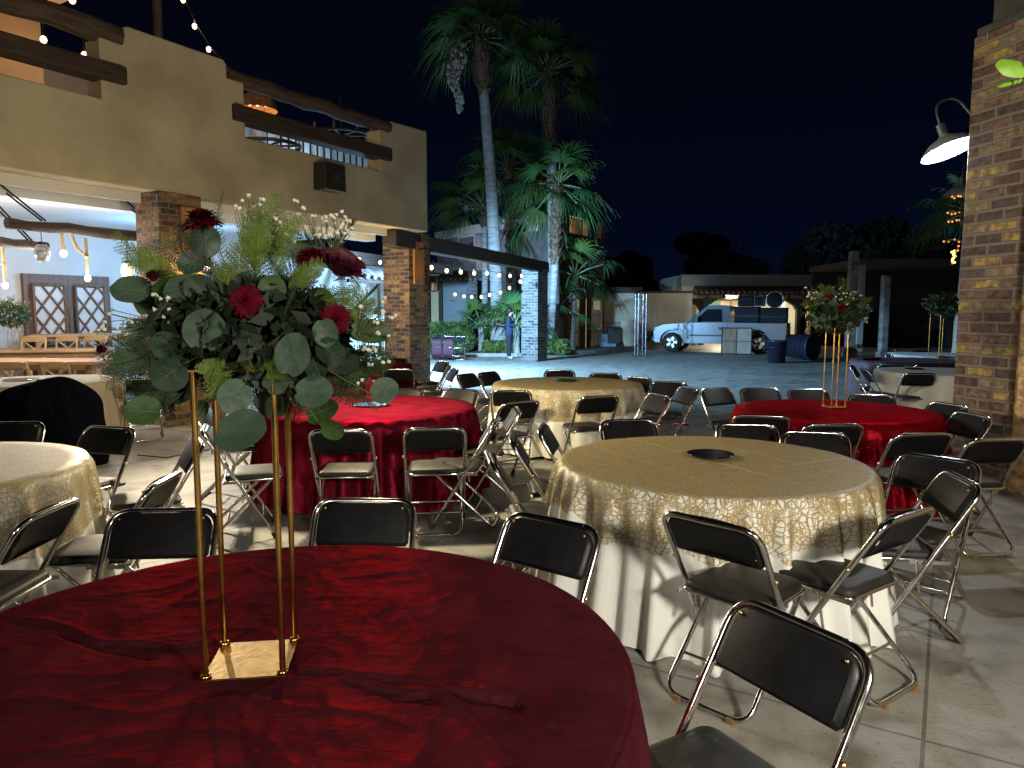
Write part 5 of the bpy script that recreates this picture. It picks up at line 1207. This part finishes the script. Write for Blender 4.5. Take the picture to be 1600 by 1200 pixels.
def xchair():
    t=empty('cross_back_chair',(0,0,0),0,'x','chair','cross back wooden chairs'); OAK=pm('oak',(.42,.26,.12),.5,var=.2,vscale=5)
    MB().lathe([(0,.44),(.2,.44),(.21,.46),(.2,.475),(0,.475)],20).build('seat',OAK,t)
    MB().tube(arc_pts([(-.18,-.14,.46),(-.21,-.2,.92),(.21,-.2,.92),(.18,-.14,.46)],.12,6),.018,8).build('back_frame',OAK,t)
    MB().tube([(-.19,-.16,.55),(0,-.20,.72),(.2,-.2,.86)],.013,6).tube([(.19,-.16,.55),(0,-.20,.72),(-.2,-.2,.86)],.013,6).box(-.2,.2,-.225,-.185,.84,.92).build('cross_back',OAK,t)
    for x,y in ((-.15,-.14),(.15,-.14),(-.15,.15),(.15,.15)): MB().tube([(x,y,.45),(x*1.25,y*1.2,0)],.018,6).build('leg',OAK,t)
    return t
xp=xchair(); xt=tree_of(xp)
for i,(px,Y,rz,lb) in enumerate(((40,12.0,180,'cross back wooden chair left of the dark door, under the green bouquet'),(90,12.3,170,'cross back wooden chair in front of the left door panel'),(137,12.6,175,'cross back wooden chair in front of the right door panel'),(28,10.0,5,'pale wooden chair at the nearest terrace table, left one'),(100,10.05,-8,'pale wooden chair at the nearest terrace table, right one'))):
    o=xp if i==0 else dup_t(xt); c=dp(px,520,Y); o.location=(c.x,c.y,.2 if Y>11 else .0); o.rotation_euler=(0,0,R_(rz)); o.scale=(1,1,1.08 if Y>11 else 1.0); o['label']=lb
# ================================================================== CENTREPIECES
EUC=pm('eucalyptus_leaf',(.048,.088,.056),.5,var=.18,vscale=14,bump=.1,bscale=60)
EUCD=pm('eucalyptus_dark',(.022,.046,.026),.5,var=.2,vscale=14)
EUCG=pm('eucalyptus_green',(.034,.075,.018),.5,var=.2,vscale=14)
FERN=pm('fern_yellow_green',(.11,.17,.015),.6,var=.35,vscale=14); FERND=pm('fern_dark_green',(.028,.065,.015),.6,var=.35,vscale=14)
PET=pm('crimson_petal',(.10,.0015,.010),.7,var=.4,vscale=60,spec=.08); PETD=pm('dark_crimson_petal',(.065,.002,.010),.55,var=.4,vscale=60)
GYP=pm('babys_breath_white',(.72,.70,.60),.7); TWG=pm('thin_stem',(.09,.12,.04),.6)
def chrys(parent,c,nrm,r,mat=PET,n=110,seed=0,name='chrysanthemum'):
    rg=random.Random(seed); c=Vector(c); nrm=Vector(nrm).normalized(); q=nrm.to_track_quat('Z','Y').to_matrix().to_4x4(); q.translation=c; m=MB()
    for k in range(n):
        t=(k+.5)/n; a=k*2.39996; el=1.5-1.75*t+rg.uniform(-.12,.12); L=r*(.62+.38*t)*rg.uniform(.85,1.08)
        d=Vector((math.cos(a)*math.cos(el),math.sin(a)*math.cos(el),math.sin(el)*.75)); s=Vector((-math.sin(a),math.cos(a),0)); u=d.cross(s)
        w=r*.115*rg.uniform(.8,1.3); b=d*r*.12
        m.add([b-s*w*.5,b+s*w*.5,b+d*L*.6+s*w+u*.03*r,b+d*L*.6-s*w+u*.03*r,b+d*L+s*w*.35-u*.10*r,b+d*L-s*w*.35-u*.10*r],[(0,1,2,3),(3,2,4,5)],False,q)
    m.ball((0,0,-.05*r),r*.3,8,(1,1,.6),q)
    return m.build(name,mat,parent)
def rose(parent,c,nrm,r,seed=0):
    rg=random.Random(seed); q=Vector(nrm).normalized().to_track_quat('Z','Y').to_matrix().to_4x4(); q.translation=Vector(c); m=MB()
    for k in range(17):
        t=k/16; a=k*2.4; R0=r*(.18+.75*t); h=r*(1.0-.25*t); sp_=.95; vs=[]
        for i in range(5):
            for j in range(7):
                aa=a+(j/6-.5)*2*sp_; v=i/4; rr=R0*(.45+.55*v**.7)+r*.42*t*v**3*(1+.35*math.sin(j*1.7+k*2)); edge=1-.18*abs(j/6-.5)*2
                vs.append((math.cos(aa)*rr,math.sin(aa)*rr,-r*.4+h*v*edge+.02*r*math.sin(j*2+k)))
        m.add(vs,[(i*7+j,i*7+j+1,(i+1)*7+j+1,(i+1)*7+j) for i in range(4) for j in range(6)],True,q)
    return m.build('rose',PETD,parent)
def fernfrond(m,a,b,L,seed,dens=26,sub=True):
    # feathery spray from a to b, leaflets up to length L
    rg=random.Random(seed); a=Vector(a); b=Vector(b); d=(b-a); n=d.normalized(); s=n.cross(Vector((rg.uniform(-.4,.4),1,rg.uniform(-.4,.4)))).normalized(); w=n.cross(s)
    bend=s*rg.uniform(-.15,.15)*d.length
    prev=a
    for i in range(dens):
        t=(i+.5)/dens; c=a+d*t+bend*math.sin(PI*t)
        m.tube([prev,c],.0011,3,caps=False); prev=c
        for sg in (-1,1):
            l=L*(math.sin(PI*min(1,t*.85+.12))**.7)*rg.uniform(.75,1.15); u=(n*.75+s*sg*.8+w*rg.uniform(-.35,.35)).normalized()
            if sub:
                for q in range(5):
                    tt=(q+.6)/5; cc=c+u*l*tt; 
                    for s2 in (-1,1):
                        v=(u*.8+n*.35*s2+s*sg*-.2*s2+w*rg.uniform(-.3,.3)).normalized()*l*.34*(1.1-tt*.6); x=v.cross(w).normalized()*l*.035
                        m.add([cc-x,cc+x,cc+v],[(0,1,2)])
                x=u.cross(w).normalized()*l*.02; m.add([c-x,c+x,c+u*l],[(0,1,2)])
            else:
                x=u.cross(w).normalized()*l*.14; m.add([c,c+u*l*.5+x,c+u*l,c+u*l*.5-x],[(0,1,2,3)])
def gyps(st,fl,a,tips,r=.0052,seed=0):
    rg=random.Random(seed); a=Vector(a)
    for tp in tips:
        tp=Vector(tp); mid=a.lerp(tp,.55)+Vector((rg.uniform(-.01,.01),)*3); st.tube([a,mid,tp],.0009,3,caps=False)
        fl.ball(tp,r*rg.uniform(.7,1.25),7,(1,1,.85))
        for k in range(4):
            v=Vector((rg.uniform(-1,1),rg.uniform(-1,1),rg.uniform(-1,1))).normalized()*r*.7; fl.ball(tp+v,r*.5,5)
def stand(root,half,h,ang,z0=0,rr=.0070):
    Rz=Matrix.Rotation(ang,4,'Z'); MB().box(-half-.008,half+.008,-half-.008,half+.008,0,.004,Rz).build('base_plate',BRASSP,root)
    for sx_,sy_ in ((-1,-1),(1,-1),(1,1),(-1,1)): p=Rz@Vector((sx_*half,sy_*half,.004)); r=MB().tube([p,p+Vector((0,0,h))],rr,10).build('rod',GOLD,root); MB().lathe([(0,.004),(rr*1.9,.004),(rr*1.7,.012),(rr,.014)],12,Matrix.Translation((p.x,p.y,0))).build('rod_collar',GOLD,r)
    MB().box(-half-.008,half+.008,-half-.008,half+.008,h+.004,h+.008,Rz).build('top_plate',GOLD,root)
# --- near one
bc=[gp(325,1070,TZ),gp(445,1062,TZ),gp(461,1010,TZ),gp(346,1017,TZ)]
cc=sum(bc,Vector())/4; e1=(bc[1]-bc[0]); ang=math.atan2(e1.y,e1.x); half=(e1.length/2+(bc[2]-bc[1]).length/2)/2
cp_=empty('flower_centrepiece',(cc.x,cc.y,TZ+.012),0,'tall gold rod centrepiece with eucalyptus, ferns and crimson flowers on the burgundy table','centrepiece','flower centrepieces')
stand(cp_,half,.70,ang)
CO=Vector((cc.x,cc.y,TZ+.012)); Y0=cc.y
def bp_(px,py,dy=0): return dp(px,py,Y0+dy)-CO
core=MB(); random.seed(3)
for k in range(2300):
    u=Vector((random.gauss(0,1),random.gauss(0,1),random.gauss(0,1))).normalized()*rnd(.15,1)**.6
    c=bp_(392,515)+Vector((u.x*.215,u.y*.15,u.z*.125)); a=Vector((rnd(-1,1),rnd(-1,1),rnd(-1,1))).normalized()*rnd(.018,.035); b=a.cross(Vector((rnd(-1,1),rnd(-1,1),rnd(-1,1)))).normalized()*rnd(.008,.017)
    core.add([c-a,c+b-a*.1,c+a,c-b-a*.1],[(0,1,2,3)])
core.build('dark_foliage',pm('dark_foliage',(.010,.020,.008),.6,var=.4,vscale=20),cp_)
EL=[(206,454,60,42,-.02,0,-6),(285,450,56,44,-.06,0,15),(320,516,60,70,-.13,0,80),(266,542,62,50,-.09,0,20),(265,584,62,54,-.10,1,35),(224,643,56,42,-.08,2,-5),(367,619,58,54,-.13,0,50),(376,674,86,60,-.17,3,3),(457,555,62,70,-.14,0,75),(490,612,60,48,-.10,3,0),(503,643,54,36,-.05,2,20),(519,670,42,36,-.09,2,-8),(600,610,46,40,-.05,0,20),(580,518,66,38,-.04,4,-5),(250,500,60,46,-.03,1,30),(334,485,54,44,-.05,1,10),(470,515,52,40,-.06,1,-30),(320,377,34,52,-.0,1,85),(287,612,46,36,-.04,1,25),(424,628,50,54,-.02,1,40),(389,578,54,32,-.08,1,0),(262,630,16,42,-.09,1,85),(312,642,22,40,-.05,4,60),(345,530,50,44,.0,1,20),(530,560,60,50,-.0,1,-20),(555,585,54,40,.02,1,20),(420,470,40,60,-.02,1,70),(300,410,44,40,.02,1,20),(500,470,50,42,.0,1,10),(455,470,14,52,-.12,4,62),(385,520,12,46,-.13,1,100),(230,470,46,50,.03,4,80),(340,600,52,46,.02,1,10),(480,585,46,40,.03,1,10),(404,590,20,46,-.06,0,-70)]
rgx=random.Random(77)
for k in range(13):
    a=rgx.uniform(0,2*PI); rr_=rgx.uniform(.35,1)**.5; EL.append((385+175*rr_*math.cos(a),520+95*rr_*math.sin(a),rgx.uniform(34,56),rgx.uniform(28,50),rgx.uniform(-.09,.04),rgx.choice((1,1,0,2)),rgx.uniform(-80,80)))
mats=[EUC,EUCD,EUCG,EUC,EUCG]
stm=MB(); cpt=bp_(400,540)
for i,(px,py,w,h,dy,mi,ro) in enumerate(EL):
    c=bp_(px,py,dy); mpp=(Y0+dy)/FPX; a=R_(ro); rg=random.Random(i*7+1)
    L_=max(w,h)/2*mpp; Wd=min(w,h)/2*mpp
    if h>w: a=a if abs(ro)>40 else a+PI/2
    # a leaf is a round disc; the shorter pixel extent comes from tilt about its long axis
    real=L_*(.93 if min(w,h)/max(w,h)>.6 else .6); ti=math.acos(min(1,Wd/real)) if real>Wd else 0; ti=(ti if rg.random()<.5 else -ti)
    X=Vector((math.cos(a),rg.uniform(-.25,.25),math.sin(a))).normalized(); Vv=Vector((-math.sin(a),0,math.cos(a)))
    Vv=(Vv*math.cos(ti)+Vector((0,1,0))*math.sin(ti)); Vv=(Vv-X*Vv.dot(X)).normalized()
    # stalk end (local -x) should point toward the bouquet centre
    if (cpt-c).dot(-X)<0: X=-X; Vv=-Vv
    m=MB(); roundleaf(m,(0,0,0),X*L_,Vv*real,cup=rg.uniform(.03,.14),n=20,notch=.09,fold=.06)
    M4=Matrix.Translation(c)
    m.v=[tuple(M4@Vector(v)) for v in m.v]; lf=m.build('eucalyptus_leaf',mats[mi],cp_)
    vein=MB(); nn=X.cross(Vv).normalized()
    if nn.y>0: nn=-nn
    e0=c-X*L_*.8+nn*.0012
    vein.tube([e0,c+nn*.0015-X*.0,c+X*L_*.75+nn*.002],.0007,3); 
    for q in (-.3,.15): vein.tube([c+X*L_*q+nn*.0013,c+X*L_*(q+.3)+Vv*real*.55+nn*.0016],.0004,3).tube([c+X*L_*q+nn*.0013,c+X*L_*(q+.3)-Vv*real*.55+nn*.0016],.0004,3)
    vein.build('leaf_vein',pm('leaf_vein',(.14,.18,.10),.6),lf)
    st0=c-X*L_*.85; stm.tube([st0,st0.lerp(cpt,.35)+Vector((0,0,.012)),cpt],.0014,4,caps=False)
stm.build('stems',TWG,cp_)
fy=MB().mat(FERN)
for i,(x0,y0,x1,y1,L_,dy) in enumerate(((400,450,395,312,.045,-.01),(410,450,430,300,.045,.02),(420,460,470,375,.04,0),(390,450,385,335,.04,-.03),(370,450,372,380,.035,-.05),(440,430,415,330,.04,.03),(430,430,452,345,.035,-.03),(400,420,405,350,.045,-.05),(490,460,560,452,.035,-.04),(500,470,590,470,.04,-.04),(450,450,505,410,.03,-.08),(340,560,330,620,.035,-.12),(350,560,318,585,.035,-.12),(365,560,392,565,.03,-.12),(330,560,345,590,.03,-.13),(400,575,428,560,.035,-.11),(415,590,450,575,.025,-.12),(290,430,178,362,.04,-.03),(280,440,195,395,.04,-.0),(430,380,470,345,.03,0),(545,345,552,352,.02,0),(350,470,360,410,.04,-.06),(470,455,465,400,.03,-.02),(550,620,590,640,.02,0))):
    fernfrond(fy,bp_(x0,y0,dy+.02),bp_(x1,y1,dy),L_,i,24)
fy.build('yellow_fern',None,cp_)
fd_=MB().mat(FERND)
for i,(x0,y0,x1,y1,L_,dy) in enumerate(((240,520,175,590,.045,.01),(290,520,230,470,.045,.02),(250,480,200,440,.04,.02),(230,540,180,545,.04,0),(300,580,250,640,.05,.0),(420,500,440,420,.05,-.02),(360,520,330,450,.05,-.02),(460,520,520,540,.05,-.04),(500,560,560,630,.05,.0),(540,560,600,570,.05,.0),(330,430,280,350,.045,.04),(470,430,500,360,.04,.03),(560,540,600,580,.04,.03),(360,430,350,295,.022,.02),(420,430,432,298,.035,.05),(260,530,170,570,.045,-.02),(260,550,165,600,.05,.0),(270,560,190,628,.045,.02),(300,560,215,560,.05,.03),(310,430,225,380,.04,.03),(300,460,240,430,.04,.0),(440,470,480,400,.04,.03),(470,500,520,470,.05,.02),(480,540,560,590,.05,.0),(500,540,575,560,.05,.02),(450,560,500,620,.05,-.03),(410,570,420,640,.04,.0),(370,470,330,420,.04,.02),(350,440,300,370,.035,.05),(520,440,550,400,.03,.02),(540,500,600,480,.03,.02),(245,500,200,520,.04,.02),(440,600,470,650,.04,.02))):
    fernfrond(fd_,bp_(x0,y0,dy+.02),bp_(x1,y1,dy),L_,i+50,22)
fd_.build('dark_fern',None,cp_)
chrys(cp_,bp_(316,347,-.01),(-.1,-.12,1),.052,PET,220,1)
chrys(cp_,bp_(384,470,-.13),(.05,-1,.15),.034,PET,190,2)
chrys(cp_,bp_(485,402,-.03),(-.1,-.5,.9),.034,PET,150,3)
rose(cp_,bp_(532,416,-.03),(.45,-.45,.7),.042,4)
chrys(cp_,bp_(523,500,-.06),(.5,-.8,-.2),.036,PET,150,5)
chrys(cp_,bp_(162,546,-.02),(-.7,-.4,.2),.027,PETD,80,6)
chrys(cp_,bp_(240,434,-.02),(-.4,-.3,.8),.032,PETD,80,7)
chrys(cp_,bp_(346,438,-.04),(0,-.6,.6),.022,PETD,60,8)
sb=MB(); fb=MB(); rg=random.Random(9)
def cl(ax,ay,pts,spread,n,dy,seed):
    rg=random.Random(seed); tips=[]
    for px,py in pts:
        for k in range(n): tips.append(bp_(px+rg.uniform(-spread,spread),py+rg.uniform(-spread,spread)*.8,dy+rg.uniform(-.03,.03)))
    gyps(sb,fb,bp_(ax,ay,dy),tips,.0046,seed)
cl(400,430,((372,322),(385,310),(400,325),(412,314)),7,3,.03,1)
cl(440,400,((440,360),(452,372),(430,345)),8,4,.04,2)
cl(500,400,((463,313),(478,322),(463,335),(492,335),(505,345)),5,2,.03,3)
cl(520,400,((515,345),(530,355),(540,345),(525,335),(548,360),(510,360),(500,372),(535,370)),9,5,.0,4)
cl(255,480,((238,458),(250,463),(262,470),(245,480),(262,487),(250,492),(268,500)),6,2,-.08,5)
cl(560,520,((585,500),(595,490),(605,520),(590,525),(570,540),(600,470),(615,500),(585,550),(600,560),(560,480),(570,455)),8,3,-.05,6)
cl(270,500,((180,490),(165,510),(190,520),(175,535),(200,500),(150,520),(160,560),(210,540),(205,510)),10,3,.03,7)
cl(560,470,((540,420),(555,440),(545,455)),8,3,.02,8)
cl(540,590,((560,600),(575,575),(590,600)),8,2,.0,9)
sb.build('babys_breath_stems',TWG,cp_); fb.build('babys_breath',GYP,cp_)
# --- the others
def bouquet(loc,label,R,seed,h=.70,half=.065,tilt=0):
    root=empty('flower_centrepiece',loc,0,label,'centrepiece','flower centrepieces'); stand(root,half,h,R_(8),rr=.006)
    rg=random.Random(seed); c0=Vector((0,0,h+R*.55)); m=MB()
    for k in range(420):
        u=Vector((rg.gauss(0,1),rg.gauss(0,1),rg.gauss(0,1))).normalized()*rg.uniform(.2,1)**.5*R; u.z*=.8
        s=rg.uniform(.018,.045); a=Vector((rg.uniform(-1,1),rg.uniform(-1,1),rg.uniform(-1,1))).normalized()*s; b=a.cross(Vector((rg.uniform(-1,1),rg.uniform(-1,1),rg.uniform(-1,1)))).normalized()*s*.8
        c=c0+u; m.mat((EUC,EUCD,EUCG)[k%3]); m.add([c-a,c-a*.5+b*.8,c+a*.5+b*.8,c+a,c+a*.5-b*.8,c-a*.5-b*.8],[(0,1,2,3,4,5)])
    m.build('eucalyptus_leaves',None,root)
    f=MB().mat(FERN)
    for k in range(26):
        a=rg.uniform(0,2*PI); el=rg.uniform(.0,1.3); d=Vector((math.cos(a)*math.cos(el),math.sin(a)*math.cos(el),math.sin(el))); f.mat(FERN if k%3 else FERND); fernfrond(f,c0+d*R*.4,c0+d*R*rg.uniform(1.0,1.35),.05,k+seed,9,False)
    f.build('ferns',None,root)
    for k in range(8):
        a=k*2.4+seed; el=rg.uniform(.1,1.2) if k else 1.4; d=Vector((math.cos(a)*math.cos(el),math.sin(a)*math.cos(el),math.sin(el))); chrys(root,c0+d*R*.92,d,.042,PET if k%2 else PETD,34,k)
    s=MB(); g=MB()
    for k in range(6):
        a=rg.uniform(0,6.28); d=Vector((math.cos(a),math.sin(a),rg.uniform(.0,.9))).normalized(); gyps(s,g,c0+d*R*.6,[c0+d*R*1.15+Vector((rg.uniform(-.05,.05),rg.uniform(-.05,.05),rg.uniform(-.05,.05))) for _ in range(9)],.006,k)
    s.build('babys_breath_stems',TWG,root); g.build('babys_breath',GYP,root); return root
b=gp(1303,637,TZ); bouquet((b.x,b.y,TZ+.006),'gold rod centrepiece with ferns and crimson flowers on the right crimson table',.25,2)
b=gp(1464,557,TZ); bouquet((b.x,b.y-.1,TZ+.006),'dim gold rod centrepiece on the farthest table at the right',.30,5,h=.78,half=.14)
b=dp(23,545,12.2); bouquet((b.x,b.y,.985),'pale green centrepiece on the middle terrace table at the left edge',.27,8,h=.42)
for k,(x,y,R) in T.items(): under(x,y,R-.01,{'near':'round folding table under the burgundy cloth','lace':'round folding table under the large right lace overlay','redmid':'round folding table under the middle crimson cloth','redright':'round folding table under the right crimson cloth','lacefar':'round folding table under the far lace overlay','laceleft':'round folding table under the left lace overlay','beige':'round folding table under the beige cloth','redfar':'round folding table under the far crimson cloth','white':'round folding table under the off white cloth'}[k])
